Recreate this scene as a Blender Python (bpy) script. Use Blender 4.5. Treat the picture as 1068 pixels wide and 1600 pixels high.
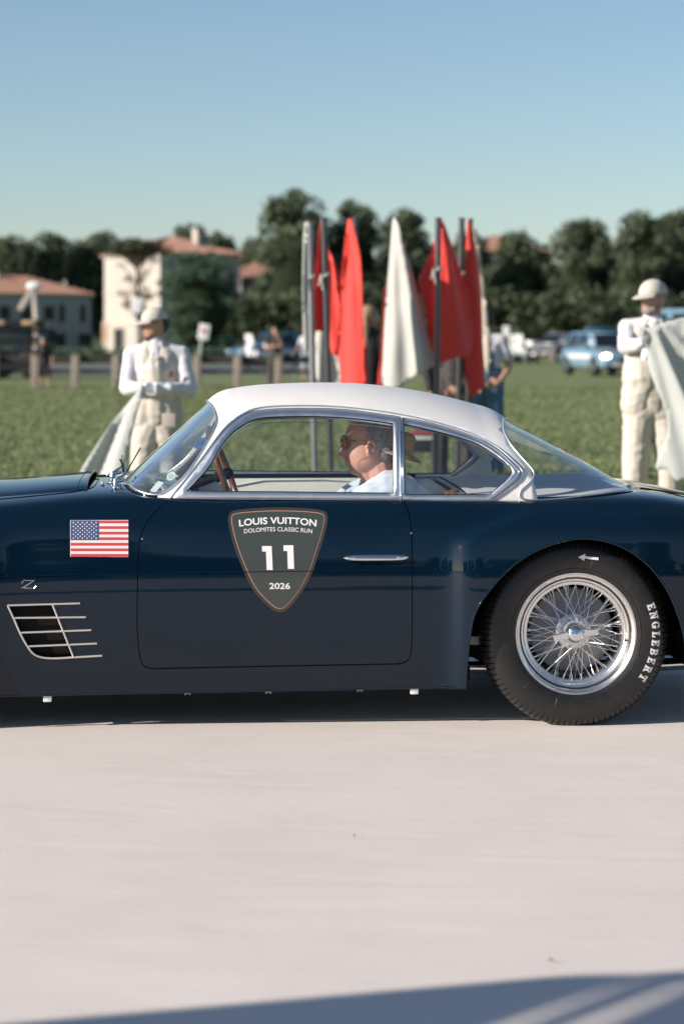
import bpy, bmesh, math, random
import numpy as np
from mathutils import Vector, Matrix, noise
from mathutils.geometry import delaunay_2d_cdt

random.seed(7); np.random.seed(7)
for o in list(bpy.data.objects): bpy.data.objects.remove(o)
SC = bpy.context.scene; COL = SC.collection
R = math.radians

# ------------------------------------------------------------------ camera
F = 3672.0; CH = 1.44; HY = 523.0; CX = 534.0
cd = bpy.data.cameras.new('camera'); cam = bpy.data.objects.new('camera', cd); COL.objects.link(cam)
cam.location = (0, 0, CH); cam.rotation_euler = (R(90), 0, 0)
cd.sensor_fit = 'HORIZONTAL'; cd.sensor_width = 24.0; cd.lens = F/1068*24.0
cd.shift_y = -(800-HY)/1068.0
cd.clip_end = 6000; cd.clip_start = 0.1
cd.dof.use_dof = True; cd.dof.focus_distance = 8.72; cd.dof.aperture_fstop = 2.8; cd.dof.aperture_blades = 0
SC.camera = cam

# ------------------------------------------------------------------ sky and sun
SUN_E, SUN_A = R(22.5), R(22)          # height of the sun; how far it stands behind the camera's left
SUN = Vector((-math.cos(SUN_E)*math.cos(SUN_A), -math.cos(SUN_E)*math.sin(SUN_A), math.sin(SUN_E)))
W = bpy.data.worlds.new("World"); SC.world = W; W.use_nodes = True
nt = W.node_tree; nt.nodes.clear()
out = nt.nodes.new('ShaderNodeOutputWorld'); bg = nt.nodes.new('ShaderNodeBackground')
sky = nt.nodes.new('ShaderNodeTexSky'); sky.sky_type = 'NISHITA'; sky.sun_disc = False
sky.sun_elevation = SUN_E; sky.sun_rotation = math.atan2(SUN.x, SUN.y) % (2*math.pi)
sky.air_density = 0.95; sky.dust_density = 0.8; sky.ozone_density = 3.4; sky.altitude = 800
tint = nt.nodes.new('ShaderNodeMix'); tint.data_type = 'RGBA'; tint.blend_type = 'MULTIPLY'
tint.inputs[0].default_value = 1.0; tint.inputs[7].default_value = (1.01, 0.945, 0.865, 1)
nt.links.new(sky.outputs[0], tint.inputs[6]); nt.links.new(tint.outputs[2], bg.inputs[0])
bg.inputs[1].default_value = 0.089
nt.links.new(bg.outputs[0], out.inputs[0])
sd = bpy.data.lights.new('sun', 'SUN'); sd.energy = 5.0; sd.angle = R(0.53); sd.color = (1.0, 0.90, 0.80)
sun = bpy.data.objects.new('sun', sd); COL.objects.link(sun); sun.location = SUN*50
sun.rotation_euler = (-SUN).to_track_quat('-Z', 'Y').to_euler()
SC.view_settings.view_transform = 'Standard'; SC.view_settings.look = 'None'
SC.view_settings.exposure = 0.68; SC.view_settings.gamma = 1.0; SC.view_settings.use_curve_mapping = False
SC.render.film_transparent = False
SC.cycles.max_bounces = 8; SC.cycles.transparent_max_bounces = 16

# ------------------------------------------------------------------ materials
def mat(name, col, rough=0.6, metal=0.0, coat=0.0, var=0.0, vscale=20.0, bump=0.0, bscale=60.0, spec=0.5,
        col2=None, transl=0.0, sheen=0.0, stretch=None, detail=4.0, emit=None, coord='Object'):
    m = bpy.data.materials.new(name); m.use_nodes = True
    t = m.node_tree; b = t.nodes['Principled BSDF']; o = t.nodes['Material Output']
    b.inputs['Base Color'].default_value = (*col, 1); b.inputs['Roughness'].default_value = rough
    b.inputs['Metallic'].default_value = metal; b.inputs['Coat Weight'].default_value = coat
    b.inputs['Coat Roughness'].default_value = 0.03; b.inputs['Specular IOR Level'].default_value = spec
    b.inputs['Sheen Weight'].default_value = sheen
    tc = t.nodes.new('ShaderNodeTexCoord'); mp = t.nodes.new('ShaderNodeMapping')
    t.links.new(tc.outputs[coord], mp.inputs[0])
    if stretch: mp.inputs['Scale'].default_value = stretch
    if var > 0 or col2:
        n = t.nodes.new('ShaderNodeTexNoise'); n.inputs['Scale'].default_value = vscale; n.inputs['Detail'].default_value = detail
        n.inputs['Roughness'].default_value = 0.65
        t.links.new(mp.outputs[0], n.inputs['Vector'])
        cr = t.nodes.new('ShaderNodeValToRGB'); cr.color_ramp.elements[0].position = 0.3; cr.color_ramp.elements[1].position = 0.7
        c2 = col2 if col2 else tuple(min(1, c*(1+var)) for c in col)
        c1 = col if col2 else tuple(c*(1-var) for c in col)
        cr.color_ramp.elements[0].color = (*c1, 1); cr.color_ramp.elements[1].color = (*c2, 1)
        t.links.new(n.outputs['Fac'], cr.inputs[0]); t.links.new(cr.outputs[0], b.inputs['Base Color'])
    if bump > 0:
        n2 = t.nodes.new('ShaderNodeTexNoise'); n2.inputs['Scale'].default_value = bscale; n2.inputs['Detail'].default_value = 5
        t.links.new(mp.outputs[0], n2.inputs['Vector'])
        bp = t.nodes.new('ShaderNodeBump'); bp.inputs['Strength'].default_value = 0.6; bp.inputs['Distance'].default_value = bump
        t.links.new(n2.outputs['Fac'], bp.inputs['Height']); t.links.new(bp.outputs[0], b.inputs['Normal'])
    if transl > 0:
        tr = t.nodes.new('ShaderNodeBsdfTranslucent'); tr.inputs[0].default_value = (*(col2 or col), 1)
        mx = t.nodes.new('ShaderNodeMixShader'); mx.inputs[0].default_value = transl
        t.links.new(b.outputs[0], mx.inputs[1]); t.links.new(tr.outputs[0], mx.inputs[2]); t.links.new(mx.outputs[0], o.inputs[0])
    if emit:
        b.inputs['Emission Color'].default_value = (*emit[:3], 1); b.inputs['Emission Strength'].default_value = emit[3]
    return m

def glass_mat(name, tint=(0.9, 0.94, 0.93), refl=1.0, veil=0.0):
    m = bpy.data.materials.new(name); m.use_nodes = True
    t = m.node_tree; t.nodes.clear()
    o = t.nodes.new('ShaderNodeOutputMaterial'); tr = t.nodes.new('ShaderNodeBsdfTransparent'); tr.inputs[0].default_value = (*tint, 1)
    g = t.nodes.new('ShaderNodeBsdfGlossy'); g.inputs['Roughness'].default_value = 0.02; g.inputs[0].default_value = (.95, .97, 1, 1)
    ge = t.nodes.new('ShaderNodeNewGeometry'); dt = t.nodes.new('ShaderNodeVectorMath'); dt.operation = 'DOT_PRODUCT'
    t.links.new(ge.outputs['Normal'], dt.inputs[0]); t.links.new(ge.outputs['Incoming'], dt.inputs[1])
    def mth(op, a, b_=None, c_=None):
        q = t.nodes.new('ShaderNodeMath'); q.operation = op
        for i_, v_ in enumerate((a, b_, c_)):
            if v_ is None: continue
            if isinstance(v_, (int, float)): q.inputs[i_].default_value = v_
            else: t.links.new(v_, q.inputs[i_])
        return q.outputs[0]
    fc = mth('POWER', mth('SUBTRACT', 1.0, mth('ABSOLUTE', dt.outputs['Value'])), 5.0)   # the same from both sides of the pane
    mu = t.nodes.new('ShaderNodeMath'); mu.operation = 'MULTIPLY'; mu.use_clamp = True
    t.links.new(mth('MULTIPLY_ADD', fc, 0.92, 0.08), mu.inputs[0]); mu.inputs[1].default_value = refl
    mx = t.nodes.new('ShaderNodeMixShader'); t.links.new(mu.outputs[0], mx.inputs[0])
    t.links.new(tr.outputs[0], mx.inputs[1]); t.links.new(g.outputs[0], mx.inputs[2])
    src = mx
    if veil > 0:  # pale patchy veil that imitates part of the windscreen's bright sky reflection
        df = t.nodes.new('ShaderNodeBsdfDiffuse'); df.inputs[0].default_value = (.6, .62, .62, 1)
        n = t.nodes.new('ShaderNodeTexNoise'); n.inputs['Scale'].default_value = 7; n.inputs['Detail'].default_value = 6
        tc = t.nodes.new('ShaderNodeTexCoord'); t.links.new(tc.outputs['Object'], n.inputs['Vector'])
        m2 = t.nodes.new('ShaderNodeMath'); m2.operation = 'MULTIPLY'; m2.inputs[1].default_value = veil
        t.links.new(n.outputs['Fac'], m2.inputs[0])
        mx2 = t.nodes.new('ShaderNodeMixShader'); t.links.new(m2.outputs[0], mx2.inputs[0])
        t.links.new(mx.outputs[0], mx2.inputs[1]); t.links.new(df.outputs[0], mx2.inputs[2]); src = mx2
    t.links.new(src.outputs[0], o.inputs[0])
    return m

M = {}
M['paint'] = mat('midnight_blue_paint', (0.0014, 0.0095, 0.0215), 0.045, 0.0, 0.0, var=0.06, vscale=3, spec=.42, bump=.0012, bscale=2.2)
M['white_paint'] = mat('ivory_white_paint', (0.745, 0.735, 0.70), 0.45, 0, 0.12, var=0.03, vscale=5)
M['chrome'] = mat('polished_chrome', (0.72, 0.74, 0.76), 0.10, 1.0, var=0.06, vscale=8)
M['satin'] = mat('satin_aluminium', (0.80, 0.79, 0.78), 0.30, 1.0, var=0.08, vscale=15, bump=0.0004, bscale=200)
M['spoke'] = mat('spoke_wire', (0.88, 0.87, 0.85), 0.30, 1.0, var=0.08, vscale=15)
M['trim'] = mat('brushed_trim', (0.72, 0.76, 0.79), 0.40, 1.0, var=0.08, vscale=15)
M['rubber'] = mat('tyre_rubber', (0.013, 0.0125, 0.012), 0.40, var=0.25, vscale=30, bump=0.0006, bscale=180)
M['black'] = mat('matt_black', (0.006, 0.006, 0.006), 0.8, var=0.2, spec=0.2)
M['under'] = mat('underbody_black', (0.010, 0.010, 0.011), 0.85, var=0.3, vscale=9, spec=0.15)
M['drum'] = mat('brake_drum_grey', (0.24, 0.26, 0.28), 0.5, 0.3, var=0.2)
M['cream'] = mat('cream_trim', (0.86, 0.83, 0.76), 0.6, var=0.05, vscale=12, bump=0.0005, bscale=300)
M['greyleather'] = mat('grey_leather', (0.46, 0.47, 0.48), 0.5, var=0.08, vscale=12, bump=0.0006, bscale=220)
M['blueleather'] = mat('blue_leather', (0.035, 0.07, 0.09), 0.4, var=0.12, vscale=12, bump=0.0006, bscale=220)
M['wood'] = mat('varnished_wood', (0.13, 0.045, 0.018), 0.25, 0, 0.6, var=0.3, vscale=25, stretch=(1, 1, 6))
M['brown'] = mat('brown_leather', (0.16, 0.06, 0.03), 0.45, var=0.3, vscale=30, bump=0.001, bscale=80)
M['glass'] = glass_mat('window_glass', (0.975, 0.985, 0.98), 0.8, 0.0)
M['wsglass'] = glass_mat('windscreen_glass', (0.88, 0.95, 0.95), 2.3, 0.07)
M['white'] = mat('white_print', (0.80, 0.78, 0.76), 0.55, var=0.02)
M['decal'] = mat('shield_print', (0.045, 0.055, 0.050), 0.38, 0, 0.25, var=0.05)
M['decal_edge'] = mat('shield_edge_print', (0.040, 0.036, 0.026), 0.4, 0, 0.25, var=0.05)
M['orange'] = mat('copper_print', (0.50, 0.27, 0.19), 0.5)
M['flagred'] = mat('red_print', (0.55, 0.055, 0.065), 0.5)
M['flagblue'] = mat('blue_print', (0.035, 0.075, 0.20), 0.5)
M['flagwhite'] = mat('pale_print', (0.78, 0.70, 0.69), 0.5)

# ------------------------------------------------------------------ object helpers
def link(name, me, m=None, parent=None, smooth=False, kind=None):
    if m is not None and len(me.materials) == 0: me.materials.append(m)
    if smooth and len(me.polygons): me.polygons.foreach_set('use_smooth', [True]*len(me.polygons))
    o = bpy.data.objects.new(name, me); COL.objects.link(o)
    if parent is not None: o.parent = parent
    if kind: o['kind'] = kind
    return o

def mesh(name, v, f, m=None, parent=None, smooth=False, kind=None):
    me = bpy.data.meshes.new(name)
    v = v.tolist() if hasattr(v, 'tolist') else [tuple(p) for p in v]
    f = f.tolist() if hasattr(f, 'tolist') else f
    me.from_pydata(v, [], f); me.update()
    return link(name, me, m, parent, smooth, kind)

def empty(name, loc=(0, 0, 0), rz=0, parent=None):
    o = bpy.data.objects.new(name, None); COL.objects.link(o); o.location = loc; o.rotation_euler = (0, 0, rz)
    o.empty_display_size = 0.2
    if parent is not None: o.parent = parent
    return o

def tag(o, label, cat, group=None, kind=None):
    if label: o['label'] = label
    if cat: o['category'] = cat
    if group: o['group'] = group
    if kind: o['kind'] = kind
    return o

def copy_tree(o, parent=None):
    c = o.copy(); COL.objects.link(c)
    if parent is not None: c.parent = parent
    for ch in list(o.children): copy_tree(ch, c)
    return c

class MB:
    """collects simple shapes into one mesh"""
    def __init__(s): s.v = []; s.f = []
    def add(s, v, f):
        n = len(s.v); s.v += [tuple(p) for p in v]; s.f += [tuple(i+n for i in q) for q in f]; return s
    def box(s, c, d, rz=0, bev=0.0, rx=0, ry=0):
        bm = bmesh.new(); bmesh.ops.create_cube(bm, size=1)
        for q in bm.verts: q.co = Vector((q.co.x*d[0], q.co.y*d[1], q.co.z*d[2]))
        if bev > 0: bmesh.ops.bevel(bm, geom=bm.edges[:], offset=bev, segments=2, affect='EDGES', profile=0.6)
        Mx = Matrix.Translation(c) @ Matrix.Rotation(rz, 4, 'Z') @ Matrix.Rotation(ry, 4, 'Y') @ Matrix.Rotation(rx, 4, 'X')
        bm.verts.index_update()
        s.add([Mx @ q.co for q in bm.verts], [[q.index for q in p.verts] for p in bm.faces]); bm.free(); return s
    def tube(s, pts, r, seg=8, closed=False, cap=True, flat=1.0, up=None):
        pts = [Vector(p) for p in pts]; n = len(pts)
        rr = r if isinstance(r, (list, tuple)) else [r]*n
        V = []; prev = None
        for i, p in enumerate(pts):
            if closed: d = pts[(i+1) % n]-pts[i-1]
            else: d = pts[min(i+1, n-1)]-pts[max(i-1, 0)]
            d.normalize()
            if up is not None: a = d.cross(Vector(up))
            elif prev is None: a = d.cross(Vector((0, 0, 1)) if abs(d.z) < .9 else Vector((0, 1, 0)))
            else: a = prev - d*prev.dot(d)
            a.normalize(); prev = a; b = d.cross(a)
            for k in range(seg):
                t = 2*math.pi*k/seg
                V.append(p + a*math.cos(t)*rr[i] + b*math.sin(t)*rr[i]*flat)
        Fc = []
        m_ = n if closed else n-1
        for i in range(m_):
            for k in range(seg):
                a0 = i*seg+k; a1 = i*seg+(k+1) % seg; b0 = ((i+1) % n)*seg+k; b1 = ((i+1) % n)*seg+(k+1) % seg
                Fc.append((a0, b0, b1, a1))
        if cap and not closed:
            Fc.append(tuple(range(seg))); Fc.append(tuple(reversed(range((n-1)*seg, n*seg))))
        return s.add(V, Fc)
    def lathe(s, prof, seg=48, axis='Z', o=(0, 0, 0), cap=False):
        V = []
        for (r, h) in prof:
            for k in range(seg):
                t = 2*math.pi*k/seg; c, q = math.cos(t)*r, math.sin(t)*r
                p = {'Z': (c, q, h), 'Y': (c, h, q), 'X': (h, c, q)}[axis]
                V.append((p[0]+o[0], p[1]+o[1], p[2]+o[2]))
        Fc = []
        for i in range(len(prof)-1):
            for k in range(seg):
                Fc.append((i*seg+k, i*seg+(k+1) % seg, (i+1)*seg+(k+1) % seg, (i+1)*seg+k))
        if cap: Fc.append(tuple(range(seg))); Fc.append(tuple(range((len(prof)-1)*seg, len(prof)*seg)))
        return s.add(V, Fc)
    def ell(s, c, rad, seg=16, rings=10, Mx=None):
        V = []; Fc = []
        for i in range(rings+1):
            a = math.pi*i/rings
            for k in range(seg):
                t = 2*math.pi*k/seg
                p = Vector((rad[0]*math.sin(a)*math.cos(t), rad[1]*math.sin(a)*math.sin(t), rad[2]*math.cos(a)))
                if Mx is not None: p = Mx @ p
                V.append(p+Vector(c))
        for i in range(rings):
            for k in range(seg):
                Fc.append((i*seg+k, (i+1)*seg+k, (i+1)*seg+(k+1) % seg, i*seg+(k+1) % seg))
        return s.add(V, Fc)
    def cap(s, p0, p1, r0, r1, seg=14, k=1.0):
        """tapered capsule"""
        p0 = Vector(p0); p1 = Vector(p1); d = (p1-p0); L = d.length
        d = d.normalized() if L > 1e-6 else Vector((0, 0, 1))
        P = []; Rr = []
        for a in (85, 60, 30): P.append(p0-d*r0*math.sin(R(a))*k); Rr.append(r0*math.cos(R(a)))
        P += [p0, p1]; Rr += [r0, r1]
        for a in (30, 60, 85): P.append(p1+d*r1*math.sin(R(a))*k); Rr.append(r1*math.cos(R(a)))
        return s.tube(P, Rr, seg)
    def build(s, name, m=None, parent=None, smooth=False, kind=None):
        o = mesh(name, s.v, s.f, m, parent, smooth, kind)
        bm = bmesh.new(); bm.from_mesh(o.data); bmesh.ops.recalc_face_normals(bm, faces=bm.faces); bm.to_mesh(o.data); bm.free()
        if smooth:
            o.data.polygons.foreach_set('use_smooth', [True]*len(o.data.polygons))
            try: o.data.set_sharp_from_angle(angle=R(50))
            except Exception: pass
        return o
    def remesh(s, name, vox, m=None, parent=None, smooth_it=2, wrinkle=0.0, wscale=6.0, wz=1.0):
        me = bpy.data.meshes.new('tmp'); me.from_pydata(s.v, [], s.f); me.update()
        bm = bmesh.new(); bm.from_mesh(me); bmesh.ops.recalc_face_normals(bm, faces=bm.faces); bm.to_mesh(me); bm.free()
        o = bpy.data.objects.new('tmp', me); COL.objects.link(o)
        md = o.modifiers.new('r', 'REMESH'); md.mode = 'VOXEL'; md.voxel_size = vox; md.use_smooth_shade = True
        if smooth_it:
            sm = o.modifiers.new('s', 'SMOOTH'); sm.factor = 0.5; sm.iterations = smooth_it
        dg = bpy.context.evaluated_depsgraph_get(); dg.update()
        m2 = bpy.data.meshes.new_from_object(o.evaluated_get(dg))
        bpy.data.objects.remove(o); bpy.data.meshes.remove(me)
        m2.name = name; m2.materials.clear()
        if wrinkle > 0:
            nrm = np.empty(len(m2.vertices)*3); m2.vertices.foreach_get('normal', nrm); nrm = nrm.reshape(-1, 3)
            co = np.empty(len(m2.vertices)*3); m2.vertices.foreach_get('co', co); co = co.reshape(-1, 3)
            for i in range(len(co)):
                c = co[i]; h = noise.noise(Vector((c[0]*wscale, c[1]*wscale, c[2]*wscale*wz)))
                h2 = noise.noise(Vector((c[0]*wscale*2.3+5, c[1]*wscale*2.3, c[2]*wscale*2.3*wz)))
                co[i] += nrm[i]*wrinkle*((1-abs(h)*2.2)+0.5*h2)
            m2.vertices.foreach_set('co', co.reshape(-1)); m2.update()
        return link(name, m2, m, parent, True)

# ------------------------------------------------------------------ 2-D helpers
def inpoly(P, poly):
    x, y = P[:, 0], P[:, 1]; r = np.zeros(len(P), bool); n = len(poly)
    for i in range(n):
        x0, y0 = poly[i]; x1, y1 = poly[(i+1) % n]
        if y0 == y1: continue
        c = ((y0 > y) != (y1 > y)) & (x < (x1-x0)*(y-y0)/(y1-y0)+x0); r ^= c
    return r
def segdist(P, poly):
    d = np.full(len(P), 1e9); n = len(poly)
    for i in range(n):
        a = np.array(poly[i]); b = np.array(poly[(i+1) % n]); ab = b-a; L = (ab**2).sum()
        if L < 1e-14: continue
        t = np.clip(((P-a)@ab)/L, 0, 1); q = a+t[:, None]*ab
        d = np.minimum(d, ((P-q)**2).sum(1))
    return np.sqrt(d)
def resample(poly, step, closed=True):
    P = [np.array(p, float) for p in poly]
    if closed: P = P+[P[0]]
    outp = []
    for a, b in zip(P[:-1], P[1:]):
        n = max(1, int(math.ceil(np.linalg.norm(b-a)/step)))
        for k in range(n): outp.append(a+(b-a)*k/n)
    if not closed: outp.append(P[-1])
    return np.array(outp)
def smoothpath(pts, n=8, closed=False):
    """Catmull-Rom (centripetal-ish) through the points"""
    P = [np.array(p, float) for p in pts]; N = len(P); outp = []
    rng = range(N) if closed else range(N-1)
    for i in rng:
        p1, p2 = P[i], P[(i+1) % N]
        p0 = P[i-1] if (closed or i > 0) else 2*p1-p2
        p3 = P[(i+2) % N] if (closed or i < N-2) else 2*p2-p1
        d1 = max(np.linalg.norm(p2-p1), 1e-9)
        m1 = (p2-p0)/(np.linalg.norm(p1-p0)+d1)*d1; m2 = (p3-p1)/(np.linalg.norm(p3-p2)+d1)*d1
        for k in range(n):
            t = k/n; h00 = 2*t**3-3*t*t+1; h10 = t**3-2*t*t+t; h01 = -2*t**3+3*t*t; h11 = t**3-t*t
            outp.append(h00*p1+h10*m1+h01*p2+h11*m2)
    if not closed: outp.append(P[-1])
    return np.array(outp)
def offset2d(poly, d):
    """offset a closed loop; d > 0 shrinks it"""
    P = np.array(poly, float); n = len(P)
    area = 0.5*np.sum(P[:, 0]*np.roll(P[:, 1], -1)-np.roll(P[:, 0], -1)*P[:, 1])
    t = np.roll(P, -1, 0)-np.roll(P, 1, 0); t /= np.linalg.norm(t, axis=1)[:, None]+1e-12
    nn = np.stack([-t[:, 1], t[:, 0]], 1)*(1 if area > 0 else -1)
    return P+nn*d
def cdt(outer, holes, su, sv, scale=(1, 1)):
    """triangulate a region with a fine inner grid; returns 2-D verts and triangles"""
    sc = np.array(scale, float)
    loops = [np.array(outer, float)*sc]+[np.array(h, float)*sc for h in holes]
    lo = loops[0].min(0); hi = loops[0].max(0); gu, gv = su*sc[0], sv*sc[1]
    xs = np.arange(lo[0]+gu/2, hi[0], gu); ys = np.arange(lo[1]+gv/2, hi[1], gv)
    G = np.stack(np.meshgrid(xs, ys), -1).reshape(-1, 2)
    keep = inpoly(G, loops[0])
    for h in loops[1:]: keep &= ~inpoly(G, h)
    G = G[keep]; lim = 0.45*min(gu, gv)
    for h in loops:
        if len(G): G = G[segdist(G, h) > lim]
    V = []; E = []
    for L in loops:
        n0 = len(V); V += [tuple(p) for p in L]; n = len(L)
        E += [(n0+i, n0+(i+1) % n) for i in range(n)]
    V += [tuple(p) for p in G]
    r = delaunay_2d_cdt([Vector(p) for p in V], E, [], 0, 1e-7)
    vv = np.array([tuple(p) for p in r[0]]); ff = np.array([tuple(f) for f in r[2] if len(f) == 3])
    c = vv[ff].mean(1); k = inpoly(c, loops[0])
    for h in loops[1:]: k &= ~inpoly(c, h)
    return vv/sc, ff[k]

def text_mesh(s, bold=0.0, space=1.0):
    """flat text outlines, baseline at 0, height of capitals 1, left edge at 0"""
    c = bpy.data.curves.new('t', 'FONT'); c.body = s; c.size = 1; c.offset = bold; c.space_character = space; c.resolution_u = 4
    o = bpy.data.objects.new('t', c); COL.objects.link(o)
    dg = bpy.context.evaluated_depsgraph_get(); dg.update()
    me = bpy.data.meshes.new_from_object(o.evaluated_get(dg))
    v = np.array([tuple(q.co)[:2] for q in me.vertices]); f = [tuple(p.vertices) for p in me.polygons]
    bpy.data.objects.remove(o); bpy.data.curves.remove(c); bpy.data.meshes.remove(me)
    v -= v.min(0); v /= v[:, 1].max()
    return v, f

def at(px, py, Y):
    """the point at depth Y seen at a place in the photograph"""
    return Vector(((px-CX)*Y/F, Y, CH-(py-HY)*Y/F))
# ------------------------------------------------------------------ the classic car: surfaces
PSI = R(3.5); OX, OY = 0.853, 8.64; YC = 0.76
cs, sn = math.cos(PSI), math.sin(PSI)
def pix2loc(px, py, yl):
    a = (np.asarray(px, float)-CX)/F
    x = (a*(OY+yl*cs)-OX+yl*sn)/(cs-a*sn)
    Yw = OY+x*sn+yl*cs
    return x, CH-(np.asarray(py, float)-HY)*Yw/F
def loc2pix(x, y, z):
    X = OX+x*cs-y*sn; Y = OY+x*sn+y*cs
    return CX+F*X/Y, HY+F*(CH-z)/Y

class Spl:
    def __init__(s, xs):
        s.x = np.array(xs, float); n = len(xs); h = np.diff(s.x)
        A = np.zeros((n, n)); B = np.zeros((n, n)); A[0, 0] = A[-1, -1] = 1
        for i in range(1, n-1):
            A[i, i-1] = h[i-1]/6; A[i, i] = (h[i-1]+h[i])/3; A[i, i+1] = h[i]/6
            B[i, i-1] = 1/h[i-1]; B[i, i] = -1/h[i-1]-1/h[i]; B[i, i+1] = 1/h[i]
        s.K = np.linalg.solve(A, B)
    def w(s, t):
        t = np.clip(t, s.x[0], s.x[-1]); i = np.clip(np.searchsorted(s.x, t)-1, 0, len(s.x)-2)
        h = s.x[i+1]-s.x[i]; a = (s.x[i+1]-t)/h; b = 1-a
        Wm = np.zeros((len(t), len(s.x))); r = np.arange(len(t))
        Wm[r, i] += a; Wm[r, i+1] += b
        return Wm + ((a**3-a)*h*h/6)[:, None]*s.K[i] + ((b**3-b)*h*h/6)[:, None]*s.K[i+1]

def sig(t): return 1/(1+np.exp(-np.clip(t, -40, 40)))
ST = np.array([-3.45, -3.30, -3.0, -2.6, -2.2, -1.7, -1.2, -0.7, -0.35, 0.0, 0.35, 0.7, 0.95, 1.08])
YB = [.38, .20, .06, .012, 0, 0, 0, 0, 0, 0, .01, .06, .16, .30]
ZS = [.38, .28, .20, .15, .124, .126, .131, .136, .140, .15, .18, .23, .30, .36]
ZH = [.56, .66, .75, .788, .795, .812, .828, .830, .812, .800, .784, .735, .67, .60]
ZC = [.58, .70, .79, .832, .848, .868, .862, .850, .842, .830, .812, .765, .70, .62]
DY = [.050, .016, -.008, -.019, -.0165, -.004, .026, .092]
DY2 = [.050, .016, -.008, -.019, -.0175, -.009, .006, .052]
SHARP = [1, 1, 1, 1, 1, .9, .1, 0, .7, 1, 1, 1, 1, 1]
FR = [0, .15, .33, .52, .67, .80, .925, 1.0]
LIFT = {5: (.004, .016, .012, .003), 8: (.002, .010, .010, .005), 9: (.006, .024, .022, .010), 10: (.010, .034, .034, .018), 11: (.004, .012, .014, .008)}
NET = np.zeros((len(ST), 21, 2))
for i in range(len(ST)):
    tt = SHARP[i]; dy = [a*(1-tt)+b*tt for a, b in zip(DY, DY2)]
    for j in range(8): NET[i, j] = (YB[i]+dy[j], ZS[i]+FR[j]*(ZH[i]-ZS[i]))
    y7 = YB[i]+dy[7]
    NET[i, 8] = (y7+.09*(1-YB[i]), ZH[i]+(ZC[i]-ZH[i])*(.30+.12*tt))
    NET[i, 9] = (y7+(YC-y7)*.50, ZH[i]+(ZC[i]-ZH[i])*.78)
    NET[i, 10] = (YC, ZC[i])
    for j, q in zip((7, 8, 9, 10), LIFT.get(i, (0, 0, 0, 0))): NET[i, j, 1] += q
    for j in range(10): NET[i, 20-j] = (2*YC-NET[i, j, 0], NET[i, j, 1])
SU, SV = Spl(ST), Spl(np.arange(21))
def bulge(x, z):
    x0 = -.435+.26*sig((z-.745)/.022)
    b = sig((x-x0)/.019)*(1-sig((x-.60)/.10))
    x1 = -2.18-.20*sig((z-.76)/.02)
    b2 = sig(-(x-x1)/.045)*sig((x+3.05)/.08)
    return .056*(b+b2)*(1-sig((z-.785)/.018))
def body(u, v):
    u = np.atleast_1d(np.asarray(u, float)); v = np.atleast_1d(np.asarray(v, float))
    P = np.einsum('nk,kjc->njc', SU.w(u), NET); P = np.einsum('nj,njc->nc', SV.w(v), P)
    b = bulge(u, P[:, 1])*np.where(v < 10, -1, 1)*np.clip(np.abs(v-10)/1.5, 0, 1)
    return np.stack([u, P[:, 0]+b, P[:, 1]], 1)
def body_v(x, z):
    """place on the near side at height z"""
    x = np.atleast_1d(np.asarray(x, float)); lo = np.zeros(len(x)); hi = np.full(len(x), 8.0)
    for _ in range(22):
        m = (lo+hi)/2; zz = body(x, m)[:, 2]; up = zz < z; lo = np.where(up, m, lo); hi = np.where(up, hi, m)
    return (lo+hi)/2
def side(px, py):
    """photo place -> (x, v) on the near side of the body"""
    px = np.atleast_1d(np.asarray(px, float)); py = np.atleast_1d(np.asarray(py, float)); y = np.zeros(len(px))
    for _ in range(6):
        x, z = pix2loc(px, py, y); v = body_v(x, z); y = body(x, v)[:, 1]
    return x, v
def normal_of(S, u, v, eu=1e-3, ev=4e-3):
    du = S(u+eu, v)-S(u-eu, v); dv = S(u, v+ev)-S(u, v-ev)
    n = np.cross(du, dv); n /= np.linalg.norm(n, axis=1)[:, None]+1e-12
    return n
def outward(n, P):
    c = np.stack([np.clip(P[:, 0], -2.6, .3), np.full(len(P), YC), np.full(len(P), .55)], 1)
    s = np.sign(((P-c)*n).sum(1)); s[s == 0] = 1
    return n*s[:, None]
CAR = empty('classic_car', (OX, OY, 0), PSI)
def patch(name, S, outer, holes, su, sv, m, parent, scale, off=0.0, thick=0.0, ev=4e-3):
    v2, f = cdt(outer, holes, su, sv, scale)
    P = S(v2[:, 0], v2[:, 1]); n = outward(normal_of(S, v2[:, 0], v2[:, 1], ev=ev), P)
    P = P+n*off
    a = np.cross(P[f[:, 1]]-P[f[:, 0]], P[f[:, 2]]-P[f[:, 0]]); flip = (a*n[f[:, 0]]).sum(1) < 0
    f[flip] = f[flip][:, ::-1]
    o = mesh(name, P, f, m, parent, True)
    o.data.normals_split_custom_set_from_vertices([tuple(q) for q in n])
    if thick > 0:
        md = o.modifiers.new('thick', 'SOLIDIFY'); md.thickness = thick; md.offset = -1
    return o
def surf_tube(name, S, uv, r, m, parent, off=0.0, seg=8, closed=False, flat=1.0, ev=4e-3):
    uv = np.array(uv); P = S(uv[:, 0], uv[:, 1]); n = outward(normal_of(S, uv[:, 0], uv[:, 1], ev=ev), P)
    return MB().tube([Vector(p) for p in P+n*off], r, seg, closed, flat=flat).build(name, m, parent, True)

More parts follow.
